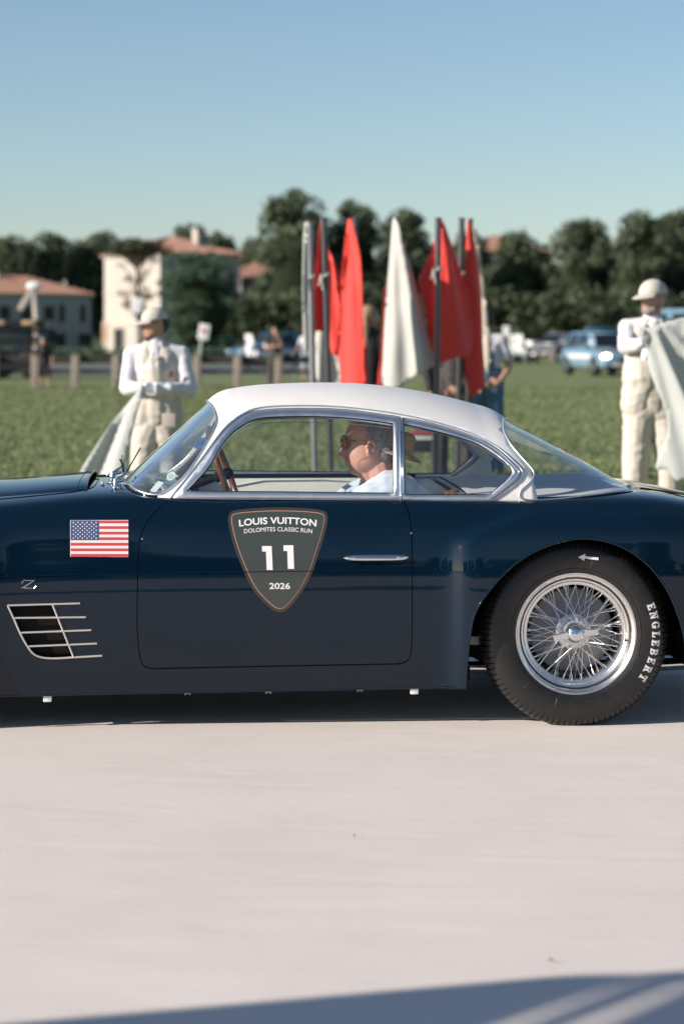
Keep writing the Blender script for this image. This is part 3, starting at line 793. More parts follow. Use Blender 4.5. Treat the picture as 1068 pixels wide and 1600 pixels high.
for (bx, by) in ((176, 750), (181, 762)):
    b_ = cowl(bx, by)
    wp.lathe([(.0001, .034), (.008, .033), (.011, .026), (.011, .006), (.015, .002), (.015, 0)], 14, 'Z', tuple(b_))
    wp.cap(b_+Vector((0, 0, .026)), b_+Vector((.035, .03, .050)), .007, .005)
    wp.cap(b_+Vector((.035, .03, .050)), b_+Vector((.03, .22, .085)), .004, .003)
    wp.cap(b_+Vector((0, -.03, .015)), b_+Vector((.012, -.062, .002)), .006, .005)
    wp.cap(b_+Vector((-.02, .0, .018)), b_+Vector((.03, -.01, .03)), .006, .006)
wp.build('wiper_mount', M['chrome'], CAR, True)
ba = cowl(183, 756)
wb2 = MB(); wb2.tube([tuple(ba+Vector(q)) for q in ((.022, .05, .045), (.018, .12, .065), (.008, .22, .075), (0, .34, .075))], .004, 6)
wb2.tube([tuple(ba+Vector(q)) for q in ((.03, .02, .035), (.05, .07, .07), (.085, .16, .13))], .0028, 6)
wb2.build('wiper_blade', M['black'], CAR, True)
nz = cowl(160.5, 758)
MB().lathe([(.0001, .012), (.005, .011), (.006, .004), (.009, 0)], 12, 'Z', tuple(nz)).build('washer_nozzle', M['chrome'], CAR, True)
ln = cowl(981, 763); MB().ell(tuple(ln+Vector((0, 0, .004))), (.016, .010, .008), 12, 8).build('boot_latch', M['chrome'], CAR, True)
# windscreen stickers, mirror and suction disc
def gpatch(nm, pts, m, off):
    l = ghp(pts); P = gh([a for a, b in l], [b for a, b in l]); n = outward(normal_of(gh, np.array([a for a, b in l]), np.array([b for a, b in l]), ev=2e-3), P)
    return mesh(nm, P+n*off, [tuple(range(len(l)))], m, CAR)
def ringpx(cx, cy, rx, ry, n=20, rot=0): return [(cx+rx*math.cos(2*math.pi*k/n)*math.cos(rot)-ry*math.sin(2*math.pi*k/n)*math.sin(rot), cy+rx*math.cos(2*math.pi*k/n)*math.sin(rot)+ry*math.sin(2*math.pi*k/n)*math.cos(rot)) for k in range(n)]
M['sticker'] = mat('sticker_paper', (.62, .66, .66), .5); M['discblue'] = mat('blue_plastic', (.03, .10, .19), .3, 0, .5)
gpatch('windscreen_sticker', [(233, 764.5), (242, 767.5), (255, 752), (246, 749)], M['sticker'], -.007)
gpatch('windscreen_sticker', ringpx(266, 742, 8, 6, rot=-.7), M['sticker'], -.007)
gpatch('sticker_seal', ringpx(266, 742, 4.8, 3.6, rot=-.7), M['greyleather'], -.0062)
gpatch('suction_disc', ringpx(310.5, 689, 11.5, 8.5, rot=-.5), M['discblue'], -.012)
gpatch('suction_disc_boss', ringpx(310.5, 688, 4.2, 3.2, rot=-.5), M['chrome'], -.009)

# ---- door handle
def onside(px, py, off=.0):
    x, v = side([px], [py]); P = body(x, v); n = outward(normal_of(body, x, v), P); return Vector(P[0]+n[0]*off)
hp = [(536.5, 871.8), (542, 871.7), (552, 871.5), (570, 871.4), (590, 871.3), (610, 871.1), (626, 871), (633, 871), (637.5, 871)]
hr = [.002, .009, .0125, .0135, .0135, .0135, .0125, .009, .002]
MB().tube([onside(*p, .006) for p in hp], hr, 12).build('door_handle', M['chrome'], CAR, True)
MB().tube([onside(x, 872.2, .0195) for x in np.linspace(554, 618, 9)], .0016, 6).build('handle_groove', M['black'], CAR, True)
MB().ell(onside(545, 871.8, .018), (.010, .004, .0055), 12, 8).ell(onside(624, 871.2, .018), (.010, .004, .0055), 12, 8).build('handle_end', M['chrome'], CAR, True)
for p in ((222, 842), (642.5, 833)): MB().ell(onside(*p, .001), (.0035, .003, .0035), 8, 6).build('door_screw', M['chrome'], CAR, True)

# ---- side vent
mesh('vent_recess', [tuple(onside(*p, -.02)) for p in vp], [tuple(range(len(vp)))], M['black'], CAR)
M['ventbar'] = mat('vent_bar_metal', (.66, .62, .58), .35, .55, var=.05)
def bar(pts, r=.0036, nm='vent_bar'):
    q = resample(pts, 10, False); MB().tube([onside(a, b, .002) for a, b in q], r, 8).build(nm, M['ventbar'], CAR, True)
bar([(11.8, 946), (125, 942.8)]); bar([(21, 965.6), (134, 964.4)]); bar([(31, 988.6), (142.5, 984.6)]); bar([(42, 1010), (151.5, 1005.5)])
bar([(82, 944.4), (115, 1026.8)], .0036, 'vent_post')
bar([tuple(p) for p in smoothpath([(12, 946), (21.5, 966), (31.5, 989), (42, 1008), (52, 1021), (65, 1027), (84, 1028.6), (115, 1027), (159.5, 1024.5)], 4)], .0038, 'vent_surround')

# ---- Z emblem
def badge(pts, r=.0013): MB().tube([onside(a, b, .0025) for a, b in pts], r, 6).build('emblem', M['chrome'], CAR, True)
badge([(33.5, 911), (37, 906.5), (53.5, 907.3), (55, 906), (37, 917), (33, 919)]); badge([(34, 911), (36, 909.5), (50, 910), (36.5, 918)])
badge([(36.5, 918.5), (52, 917), (56.5, 915), (53.5, 920)], .0011); badge([(38, 919.2), (53, 919.6)], .0011)

# ---- printed decals on the flank
def flat_side(nm, poly, m, off, step=None, parent=CAR):
    poly = np.array(poly, float)
    v2, f = cdt(resample([tuple(p) for p in poly], step or 5), [], step or 5, step or 5)
    return on_flank(nm, v2, f, m, off, parent)
def on_flank(nm, v2, f, m, off, parent):
    x, v = side(v2[:, 0], v2[:, 1]); P = body(x, v); n = outward(normal_of(body, x, v), P); P = P+n*off; fl_ = []
    for q in f:
        q = tuple(int(i) for i in q); a = np.cross(P[q[1]]-P[q[0]], P[q[2]]-P[q[0]])
        if np.linalg.norm(a) < 1e-12: continue
        fl_.append(q if (a*n[q[0]]).sum() > 0 else q[::-1])
    o = mesh(nm, P, fl_, m, parent, True); o.data.normals_split_custom_set_from_vertices([tuple(q) for q in n]); return o
sh = smoothpath([(356, 812), (359.5, 801), (370, 797), (402, 794), (439.6, 793), (482, 794.6), (500, 797), (509, 801), (511.7, 812), (505.5, 840.5), (498, 863.6), (488, 894), (472, 924), (454, 947), (445, 954.4), (437, 956.5), (427, 953.5), (411, 940), (393.4, 919), (375.6, 881.4), (363, 846)], 5, True)
shield = flat_side('shield_decal', sh, M['decal_edge'], .0006)
s2 = offset2d(sh, 5.0); s3 = offset2d(sh, 6.0)
flat_side('shield_border', s2, M['orange'], .0010, parent=shield); flat_side('shield_field', s3, M['decal'], .0014, parent=shield)
def side_text(s, cx, cy, wpx, hpx, bend, off=.0020, bold=.0, m=None, space=1.0, nm='lettering', slope=0, par=shield):
    v, f = text_mesh(s, bold, space); w = v[:, 0].max(); t = v[:, 0]/w-.5
    px = cx+t*wpx; ang = 4*bend*2*t/wpx
    py = cy+hpx/2-v[:, 1]*hpx+bend*4*t*t+slope*t*wpx
    px = px+(v[:, 1]*hpx)*ang*.5
    return on_flank(nm, np.stack([px, py], 1), f, m or M['white'], off, par)
side_text('LOUIS VUITTON', 433.7, 813.6, 120, 10.6, 4.2, bold=.018)
side_text('DOLOMITES CLASSIC RUN', 434.3, 827.0, 106, 6.5, 3.2, bold=.001)
side_text('2026', 436.8, 915.6, 32.5, 9.8, 0, bold=.02)
def g11(pts):
    q = [(340+a/5.62, 780+b/5.62) for a, b in pts]
    flat_side('numeral', q, M['white'], .0020, 3, shield)
g11([(388, 412), (473, 412), (483, 622), (430, 622), (423, 460), (390, 460)]); g11([(577, 405), (663, 405), (670, 612), (615, 612), (610, 455), (577, 455)])
# national flag print
x0, x1, y0, y1 = 110.5, 200.0, 813.5, 870.0
fl = flat_side('flag_decal', [(x0-.8, y0-.5), (x1+.4, y0-.8), (x1+.4, y1+.4), (x0-.8, y1)], M['flagwhite'], .0007)
hs = (y1-y0)/13
for k in range(0, 13, 2):
    xa = x0+44 if k < 7 else x0
    flat_side('red_stripe', [(xa, y0+k*hs), (x1, y0+k*hs), (x1, y0+(k+1)*hs), (xa, y0+(k+1)*hs)], M['flagred'], .0011, parent=fl)
flat_side('blue_canton', [(x0, y0), (x0+44, y0), (x0+44, y0+7*hs), (x0, y0+7*hs)], M['flagblue'], .0013, parent=fl)
sv = []; sf = []
for r_ in range(9):
    n_ = 6 if r_ % 2 == 0 else 5
    for c_ in range(n_):
        cx0 = x0+4.2+(c_*2+(0 if r_ % 2 == 0 else 1))*3.56; cy0 = y0+3.2+r_*3.02
        n0 = len(sv)
        for k in range(10):
            rr = 1.55 if k % 2 == 0 else .75; a = -math.pi/2+k*math.pi/5
            sv.append((cx0+rr*math.cos(a), cy0+rr*math.sin(a)))
        sf.append(tuple(range(n0, n0+10)))
sv = np.array(sv); x_, v_ = side(sv[:, 0], sv[:, 1]); P = body(x_, v_); n = outward(normal_of(body, x_, v_), P)
mesh('star_field', P+n*.0018, sf, M['flagwhite'], fl)

# ---- interior
M['shelf'] = mat('pale_grey_shelf', (.50, .51, .52), .7, var=.06, vscale=10, bump=.0006, bscale=200)
def far_sheet(nm, pts, y, m):  # panel on the far side facing the cabin
    V = [(x, y+(.0), z) for x, z in pts]; return mesh(nm, V, [tuple(range(len(V)))], m, CAR)
fx = 2*YC-.115
dc = MB().box((-.98, fx-.005, .68), (1.02, .02, .31), bev=.006); dc.build('door_card', M['cream'], CAR, True)
MB().box((-.98, 2*YC-.118, .842), (1.05, .03, .016), bev=.004).build('door_capping', M['black'], CAR, True)
MB().box((-.15, 2*YC-.13, .68), (.62, .02, .30), bev=.006).build('rear_side_trim', M['greyleather'], CAR, True)
MB().tube([(-1.22, fx-.017, .80), (-1.1, fx-.017, .822), (-.85, fx-.017, .824), (-.62, fx-.017, .81), (-.6, fx-.017, .7)], .003, 6).build('map_pocket_piping', M['greyleather'], CAR, True)
MB().box((-.95, .145, .66), (1.1, .02, .27), bev=.006).build('door_card', M['blueleather'], CAR, True)
MB().box((-.75, YC, .30), (1.9, 1.25, .03)).build('cabin_floor', M['greyleather'], CAR)
# parcel shelf follows the rear window base, just above the cabin edge
def ghy(x, z):
    H = float(zcen(np.array([x]))[0]-zbase(np.array([x]))[0]); q = (z-float(zbase(np.array([x]))[0]))/max(H, 1e-3)
    return YC if q >= 1 else YC-.665*(1-q**2.5)**(1/2.3)
V = []; Fc = []; xs = np.linspace(-.37, .275, 22); nk = 14
for x in xs:
    e = min(ghy(x, .838)+.016, YC-.02)
    for k in range(nk+1):
        y = e+(2*YC-2*e)*k/nk; V.append((x, y, max(.822, hood(float(x), y if y <= YC else 2*YC-y)[2]+.004)))
for i in range(len(xs)-1):
    for k in range(nk): Fc.append((i*(nk+1)+k, i*(nk+1)+k+1, (i+1)*(nk+1)+k+1, (i+1)*(nk+1)+k))
mesh('parcel_shelf', V, Fc, M['shelf'], CAR, True)
MB().box((-.405, YC, .70), (.07, 1.2, .26), bev=.02, ry=R(-12)).build('rear_bench', M['greyleather'], CAR, True)
MB().tube([(-.37, .22, .828), (-.37, .5, .832), (-.37, 1.0, .832), (-.37, 1.3, .828)], .012, 8).build('bench_piping', M['blueleather'], CAR, True)
for yy in (.42, 1.10):
    s_ = MB().box((-.80, yy, .42), (.46, .42, .12), bev=.03); s_.box((-.58, yy, .60), (.10, .42, .36), bev=.035, ry=R(14)); s_.build('seat', M['greyleather'], CAR, True)
d_ = MB().box((-1.52, YC, .74), (.30, 1.22, .16), bev=.05); d_.build('dashboard', M['black'], CAR, True)
# steering wheel
sx, sz = pix2loc(352, 741, .40); swc = Vector((float(sx), .40, float(sz)))
Mx = Matrix.Translation(swc) @ Matrix.Rotation(R(70), 4, 'Y') @ Matrix.Rotation(R(4), 4, 'X')
tor = [(Mx @ Vector((.185*math.cos(t), .185*math.sin(t), 0))) for t in np.linspace(0, 2*math.pi, 65)[:-1]]
sw = MB().tube(tor, .0125, 10, True).build('steering_wheel', M['wood'], CAR, True)
hb = MB()
for a in (90, 210, 330): hb.tube([Mx @ Vector((0, 0, -.02)), Mx @ Vector((.18*math.cos(R(a)), .18*math.sin(R(a)), 0))], .006, 6)
hb.cap(Mx @ Vector((0, 0, -.03)), Mx @ Vector((0, 0, .01)), .022, .022); hb.cap(Mx @ Vector((0, 0, -.03)), Mx @ Vector((0, 0, -.35)), .014, .014)
hb.build('steering_boss', M['black'], sw, True)
# far-side hinge arm of the quarter light and interior mirror
mx_ = ghp([(306, 672)])[0]

tag(CAR, 'dark blue vintage coupe with white roof, wire wheels and shield number 11', 'car')
# ------------------------------------------------------------------ ground
M['plaza'] = mat('pale_rose_ground_cloth', (0.640, 0.582, 0.540), 0.75, var=0.0, vscale=1.3, bump=0.0016, bscale=160, spec=0.25, col2=(0.700, 0.640, 0.592))
def ground_material(m):   # fine speckle of the weave and faint scuffs
    t = m.node_tree; b = t.nodes['Principled BSDF']; src = b.inputs['Base Color'].links[0].from_socket
    tc = t.nodes.new('ShaderNodeTexCoord'); n = t.nodes.new('ShaderNodeTexNoise'); n.inputs['Scale'].default_value = 140; n.inputs['Detail'].default_value = 6; n.inputs['Roughness'].default_value = .8
    n3 = t.nodes.new('ShaderNodeTexNoise'); n3.inputs['Scale'].default_value = 3.2; n3.inputs['Detail'].default_value = 8; n3.inputs['Distortion'].default_value = 2.0
    mp3 = t.nodes.new('ShaderNodeMapping'); mp3.inputs['Scale'].default_value = (.25, 1.6, 1); t.links.new(tc.outputs['Object'], mp3.inputs[0]); t.links.new(mp3.outputs[0], n3.inputs['Vector'])
    t.links.new(tc.outputs['Object'], n.inputs['Vector'])
    for nn, lo_, hi_ in ((n, .86, 1.08), (n3, .985, 1.01)):
        mr = t.nodes.new('ShaderNodeMapRange'); mr.inputs['From Min'].default_value = .3; mr.inputs['From Max'].default_value = .7; mr.inputs['To Min'].default_value = lo_; mr.inputs['To Max'].default_value = hi_
        mx = t.nodes.new('ShaderNodeMix'); mx.data_type = 'RGBA'; mx.blend_type = 'MULTIPLY'; mx.inputs[0].default_value = 1
        t.links.new(nn.outputs['Fac'], mr.inputs[0]); t.links.new(src, mx.inputs[6]); t.links.new(mr.outputs[0], mx.inputs[7]); src = mx.outputs[2]
    t.links.new(src, b.inputs['Base Color'])
    ground_wrinkles(m)
def ground_wrinkles(m):   # long soft wrinkles of the cloth
    t = m.node_tree; b = t.nodes['Principled BSDF']; old = b.inputs['Normal'].links[0].from_node
    tc = t.nodes.new('ShaderNodeTexCoord'); mp = t.nodes.new('ShaderNodeMapping'); mp.inputs['Scale'].default_value = (.9, 2.6, 1); mp.inputs['Rotation'].default_value = (0, 0, .12)
    n = t.nodes.new('ShaderNodeTexNoise'); n.inputs['Scale'].default_value = 1.1; n.inputs['Detail'].default_value = 3; n.inputs['Distortion'].default_value = 1.2
    bp = t.nodes.new('ShaderNodeBump'); bp.inputs['Strength'].default_value = 0.5; bp.inputs['Distance'].default_value = 0.012
    t.links.new(tc.outputs['Object'], mp.inputs[0]); t.links.new(mp.outputs[0], n.inputs['Vector']); t.links.new(n.outputs['Fac'], bp.inputs['Height'])
    t.links.new(bp.outputs[0], old.inputs['Normal'])
ground_material(M['plaza'])
def sheet(nm, x0, x1, y0, y1, z, m, nx=1, ny=1, wave=0):
    xs = np.linspace(x0, x1, nx+1); ys = np.linspace(y0, y1, ny+1)
    V = [(x, y, z+(wave*noise.noise(Vector((x*.8, y*2.2, 0))) if wave else 0)) for y in ys for x in xs]
    Fc = [(j*(nx+1)+i, j*(nx+1)+i+1, (j+1)*(nx+1)+i+1, (j+1)*(nx+1)+i) for j in range(ny) for i in range(nx)]
    return mesh(nm, V, Fc, m, None, bool(wave), 'structure')
sheet('plaza', -40, 40, -7, 12.5, 0.0, M['plaza'])
M['grass'] = mat('mown_grass', (0.118, 0.150, 0.066), 0.9, var=0, vscale=0.5, bump=0.01, bscale=22, spec=0.1, col2=(0.205, 0.240, 0.116), detail=9)
sheet('grass_ground', -900, 900, -900, 3500, -.05, M['grass'])
M['asphalt'] = mat('grey_asphalt', (0.10, 0.105, 0.115), 0.8, var=0.15, vscale=4, bump=0.004, bscale=40)
sheet('road', -120, 5.5, 88, 117, -.042, M['asphalt'])
sheet('rear_road', -60, 60, -60, -7, -.03, M['asphalt'])
M['blade'] = mat('grass_blade', (0.120, 0.155, 0.066), 0.7, var=0, vscale=.22, spec=0.2, col2=(0.215, 0.248, 0.120), transl=0.2, detail=6)
n_ = 70000; rr = np.random.rand(n_); Yg = 21+(68-21)*rr**1.15; Xg = (np.random.rand(n_)*2-1)*(.165*Yg+1.2)
hg = .025+.035*np.random.rand(n_)**2; wg = .010+.016*np.random.rand(n_)*(Yg/30)
an = np.random.rand(n_)*math.pi; lx = (np.random.rand(n_)-.5)*.07; ly = (np.random.rand(n_)-.5)*.07
V = np.empty((n_, 3, 3)); V[:, 0] = np.stack([Xg-np.cos(an)*wg, Yg-np.sin(an)*wg, np.full(n_, -.052)], 1)
V[:, 1] = np.stack([Xg+np.cos(an)*wg, Yg+np.sin(an)*wg, np.full(n_, -.052)], 1); V[:, 2] = np.stack([Xg+lx, Yg+ly, -.05+hg], 1)
gm = bpy.data.meshes.new('grass_blades'); gm.vertices.add(n_*3); gm.vertices.foreach_set('co', V.reshape(-1))
gm.loops.add(n_*3); gm.loops.foreach_set('vertex_index', np.arange(n_*3)); gm.polygons.add(n_); gm.polygons.foreach_set('loop_start', np.arange(0, n_*3, 3))
gm.update(calc_edges=True)
tag(link('grass_blades', gm, M['blade']), 'short mown green grass of the wide lawn behind the car', 'grass', kind='stuff')

# ------------------------------------------------------------------ trees
def leafmat(nm, c1, c2): return mat(nm, c1, 0.6, var=0, vscale=.8, spec=0.25, col2=c2, transl=0.15, detail=5)
M['leaf_a'] = leafmat('dark_broad_leaves', (0.030, 0.046, 0.025), (0.125, 0.155, 0.085))
M['leaf_b'] = leafmat('cedar_needles', (0.028, 0.060, 0.040), (0.105, 0.170, 0.110))
M['leaf_c'] = leafmat('pine_needles', (0.016, 0.020, 0.009), (0.050, 0.050, 0.022))
M['bark'] = mat('grey_bark', (0.075, 0.060, 0.045), 0.9, var=.3, vscale=6, bump=.01, bscale=20)
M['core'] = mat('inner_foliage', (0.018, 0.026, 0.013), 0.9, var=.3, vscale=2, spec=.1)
def leaves(lumps, n, size, seed):
    rs = np.random.RandomState(seed); L = np.array(lumps); a = L[:, 3]*L[:, 4]; a = a/a.sum()
    k = rs.choice(len(L), n, p=a); d = rs.normal(size=(n, 3)); d /= np.linalg.norm(d, axis=1)[:, None]
    rad = np.stack([L[k, 3], L[k, 3], L[k, 4]], 1)*(.62+.5*rs.rand(n)**.6)[:, None]
    c = L[k, :3]+d*rad
    t = rs.normal(size=(n, 3)); t /= np.linalg.norm(t, axis=1)[:, None]; w = d+.9*rs.normal(size=(n, 3)); w /= np.linalg.norm(w, axis=1)[:, None]
    b = np.cross(w, t); b /= np.linalg.norm(b, axis=1)[:, None]+1e-9; t = np.cross(b, w)
    s = size*(.5+rs.rand(n))[:, None]
    V = np.stack([c-t*s, c-b*s*.55, c+t*s, c+b*s*.55], 1).reshape(-1, 3)
    me = bpy.data.meshes.new('crown'); me.vertices.add(n*4); me.vertices.foreach_set('co', V.reshape(-1))
    me.loops.add(n*4); me.loops.foreach_set('vertex_index', np.arange(n*4)); me.polygons.add(n); me.polygons.foreach_set('loop_start', np.arange(0, n*4, 4))
    me.update(calc_edges=True); return me
def make_tree(kind, seed, H=12.0, Wd=6.0):
    rs = np.random.RandomState(seed); root = empty('broadleaf_tree' if kind == 'broad' else kind+'_tree'); lumps = []
    if kind == 'broad':
        for i in range(70):
            z = H*(.10+.86*rs.rand()); f = (1-((z/H-.42)/.60)**2); r = Wd/2*max(.12, f)**.5; a = rs.rand()*6.28; q = r*(.35+.6*rs.rand())
            s = .55+.75*rs.rand(); lumps.append((q*math.cos(a), q*math.sin(a), z, s, s*.8))
        lumps.append((0, 0, H*.95, .6, .9)); core = [(0, 0, H*.45, Wd*.36, H*.38)]; n = 9000; lm = 'leaf_a'; sz = .20
    elif kind == 'cedar':
        for i in range(90):
            z = H*(.03+.93*rs.rand()); f = (1-((z/H-.50)/.60)**2); r = Wd/2*max(.1, f)**.42; a = rs.rand()*6.28; q = r*(.4+.55*rs.rand())
            s = .45+.6*rs.rand(); lumps.append((q*math.cos(a), q*math.sin(a), z, s*1.3, s*.5))
        core = [(0, 0, H*.48, Wd*.36, H*.40)]; n = 11000; lm = 'leaf_b'; sz = .16
    elif kind == 'pine':
        for i in range(26):
            a = rs.rand()*6.28; q = Wd/2*rs.rand()**.5; s = .5+.5*rs.rand(); lumps.append((q*math.cos(a), q*math.sin(a), H*(.84+.10*rs.rand()*(1-q/Wd*1.2)), s, s*.55))
        for i in range(16):
            a = rs.rand()*6.28; q = Wd/2*(.2+.8*rs.rand()); s = .22+.25*rs.rand(); lumps.append((q*math.cos(a), q*math.sin(a), H*(.38+.42*rs.rand()), s*1.2, s*.55))
        core = [(0, 0, H*.87, Wd*.26, H*.05)]; n = 3200; lm = 'leaf_c'; sz = .11
    tr = MB(); th = H*(.62 if kind != 'pine' else .86)
    pts = [(.15*math.sin(k), .12*math.cos(k*1.3), th*k/6-.1) for k in range(7)]
    tr.tube(pts, [.26*(H/12)*(1-.11*k) for k in range(7)], 8)
    for L in lumps[::(5 if kind != 'pine' else 1)]:
        k = min(6, max(1, int((L[2]-H*.12)/th*6))); p = Vector(pts[k]); q = Vector(L[:3]); m_ = p.lerp(q, .5)+Vector((0, 0, .1))
        tr.tube([p, m_, q], [.09, .06, .03], 5)
    link('crown', leaves(lumps, n, sz, seed), M[lm], root)
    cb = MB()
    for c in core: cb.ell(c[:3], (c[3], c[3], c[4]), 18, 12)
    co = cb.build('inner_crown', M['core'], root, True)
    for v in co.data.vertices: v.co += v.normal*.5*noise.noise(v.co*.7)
    tr.build('trunk', M['bark'], root, True); return root
protos = [make_tree('broad', s, 12.0, 6.4) for s in (1, 2, 3)]; used = [False]*3
GRP = 'dark trees in the row beyond the road'
TR = [ # photo x, top y, width in px, depth, prototype, label
 (461, 300, 122, 182, 0, 'tallest dark tree, beside the tiled annexe and left of the flags'),
 (546, 314, 104, 184, 1, 'dark tree rising behind the two left red flags'),
 (632, 328, 100, 183, 2, 'dark tree rising behind the top of the white flag'),
 (738, 362, 82, 215, 0, 'small distant tree showing behind the right group of red flags'),
 (814, 360, 98, 188, 1, 'rounded dark tree just right of the flag poles'),
 (913, 344, 104, 186, 2, 'pointed dark tree above the blue patrol car'),
 (1006, 332, 108, 184, 0, 'dark tree directly behind the right marshal in a cap'),
 (1070, 326, 100, 190, 1, 'dark tree cut by the right edge of the photo'),
 (18, 370, 92, 262, 2, 'dark tree at the left edge behind the low tiled farmhouse'),
 (70, 362, 84, 265, 1, 'dark tree behind the right half of the low tiled farmhouse'),
 (128, 377, 70, 268, 0, 'tree between the low farmhouse and the cream villa'),
 (168, 360, 76, 270, 1, 'tree behind the left corner of the cream villa'),
 (297, 352, 70, 272, 2, 'tree top showing above the villa roof left of the chimney'),
 (340, 364, 70, 275, 0, 'tree top showing above the villa roof right of the chimney'),
 (407, 372, 80, 230, 2, 'dark tree behind the roof of the narrow tiled annexe'),
]
for i, (px, py, wpx, Y, k, lb) in enumerate(TR):
    t = protos[k] if not used[k] else copy_tree(protos[k]); used[k] = True
    p = at(px, py, Y); t.location = (p.x, Y, -.05); hh = (p.z+.05)/12.1; ww = 1.08*wpx*Y/F/6.4
    t.scale = (ww, ww, hh); t.rotation_euler = (0, 0, i*1.7); tag(t, lb, 'tree', GRP)
for i, (X, Y, s) in enumerate([(-34, -40, 1.0), (-21, -44, 1.15), (-9, -42, .9), (3, -45, 1.1), (14, -41, 1.0), (26, -44, 1.2), (-48, -42, 1.1), (40, -42, 1.0)]):
    t = copy_tree(protos[i % 3]); t.location = (X, Y, -.05); t.scale = (1.9*s, 1.9*s, .62*s); t.rotation_euler = (0, 0, i*2.1)
    tag(t, 'dark tree behind the camera, mirrored in the side of the blue coupe', 'tree', 'trees mirrored in the car')
for i, (px, py, wpx) in enumerate([(505, 398, 120), (590, 405, 120), (680, 412, 120), (775, 416, 110), (862, 412, 120), (958, 408, 120), (1040, 404, 110)]):
    t = copy_tree(protos[(i+1) % 3]); Y = 206; p = at(px, py, Y); t.location = (p.x, Y, -.05); t.scale = (wpx*Y/F/6.0,)*2+((p.z+.05)/12.1,); t.rotation_euler = (0, 0, i*2.3)
    tag(t, 'dark tree of the second row showing '+['between the tallest tree and the bright red flag', 'between the bright red flag and the white flag', 'between the white flag and the dark middle pole',
        'just right of the narrow beige flag', 'between the rounded tree and pointed tree', 'right of the pointed tree above the patrol car', 'behind the right marshal cap'][i], 'tree', 'trees of the second row beyond the road')
for i, (X, Y, s) in enumerate([(-72, -16, 1.2), (-75, -2, 1.0), (-71, 12, 1.3), (-76, 27, 1.1), (-72, 43, 1.2), (-70, 60, 1.0), (74, -10, 1.1), (76, 8, 1.0), (73, 26, 1.2)]):  # rows added to screen the reddish horizon from the car's reflections
    t = copy_tree(protos[i % 3]); t.location = (X, Y, -.05); t.scale = (2.2*s, 2.2*s, .78*s); t.rotation_euler = (0, 0, i*1.9)
    tag(t, 'dark tree beside the lawn outside the photo, added to hide the low red sky from reflections in the coupe', 'tree', 'trees added at both sides for the reflections in the car')
cd_ = make_tree('cedar', 11, 10.0, 7.0); p = at(309, 391, 150); cd_.location = (p.x, 150, -.05); cd_.scale = (122*150/F/6.8,)*2+((p.z+.05)/10.0,)
tag(cd_, 'dense blue green cedar standing in front of the cream villa', 'tree')
pn = make_tree('pine', 31, 9.0, 3.6); p = at(217, 364, 155); pn.location = (p.x, 155, -.05); pn.scale = (1.0, 1.0, (p.z+.05)/8.9)
tag(pn, 'open umbrella pine with thin lower branches before the lit villa wall', 'tree')
# clipped hedge and undergrowth beneath the tree row
for i, (X, Y, s) in enumerate([(-46, 232, 1.2), (-57, 226, 1.0), (-68, 236, 1.3), (-80, 228, 1.1), (-93, 236, 1.2), (-107, 230, 1.3), (34, 186, 1.1), (42, 190, 1.2), (51, 184, 1.0), (60, 190, 1.2), (70, 186, 1.1), (81, 192, 1.3), (93, 186, 1.2)]):
    t = copy_tree(protos[i % 3]); t.location = (X, Y, -.05); t.scale = (1.5*s, 1.5*s, .95*s); t.rotation_euler = (0, 0, i*2.7)
    tag(t, 'dark tree carrying the far row on beyond the edges of the photo', 'tree', 'far trees beyond the photo edges')
hd = empty('hedge', (0, 176, -.05)); lumps = []
for i in range(260):
    x = -9+42*i/259+random.uniform(-.3, .3); lumps.append((x, random.uniform(-1, 1), random.uniform(.6, 4.2), random.uniform(.8, 1.3), random.uniform(.7, 1.2)))
link('foliage', leaves(lumps, 26000, .2, 5), M['leaf_a'], hd)
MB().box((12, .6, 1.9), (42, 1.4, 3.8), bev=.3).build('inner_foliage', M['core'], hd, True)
tag(hd, 'long dark hedge filling the shade under the row of trees', 'hedge')
lo = empty('low_hedge', (0, 128, -.05)); lumps = [(-19+random.uniform(0, 22), random.uniform(-.4, .4), random.uniform(.15, .5), .4, .35) for i in range(110)]
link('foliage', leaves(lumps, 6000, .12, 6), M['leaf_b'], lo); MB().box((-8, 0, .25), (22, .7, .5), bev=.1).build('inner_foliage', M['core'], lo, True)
tag(lo, 'low clipped hedge along the far side of the road before the houses', 'hedge')

# ------------------------------------------------------------------ buildings
M['wall_cream'] = mat('cream_render', (0.42, 0.385, 0.34), .85, var=.08, vscale=.6, bump=.01, bscale=8)
M['wall_blue'] = mat('pale_grey_render', (0.29, 0.33, 0.335), .85, var=.08, vscale=.6, bump=.01, bscale=8)
M['wall_brown'] = mat('old_brown_render', (0.20, 0.17, 0.15), .9, var=.15, vscale=.6, bump=.01, bscale=8)
M['tiles'] = mat('terracotta_tiles', (0.23, 0.115, 0.080), .85, var=0, vscale=2.2, bump=.03, bscale=6, col2=(0.38, 0.235, 0.175), stretch=(3, 3, 1))
M['pane'] = mat('dark_pane', (0.02, 0.025, 0.03), .12, spec=.5)
M['shutter'] = mat('dark_green_shutter', (0.018, 0.024, 0.020), .6, var=.1)
M['shutter_o'] = mat('ochre_shutter', (0.36, 0.17, 0.09), .6, var=.1)
M['stone'] = mat('pale_stone', (0.42, 0.38, 0.33), .8, var=.12, vscale=4, bump=.01, bscale=12)
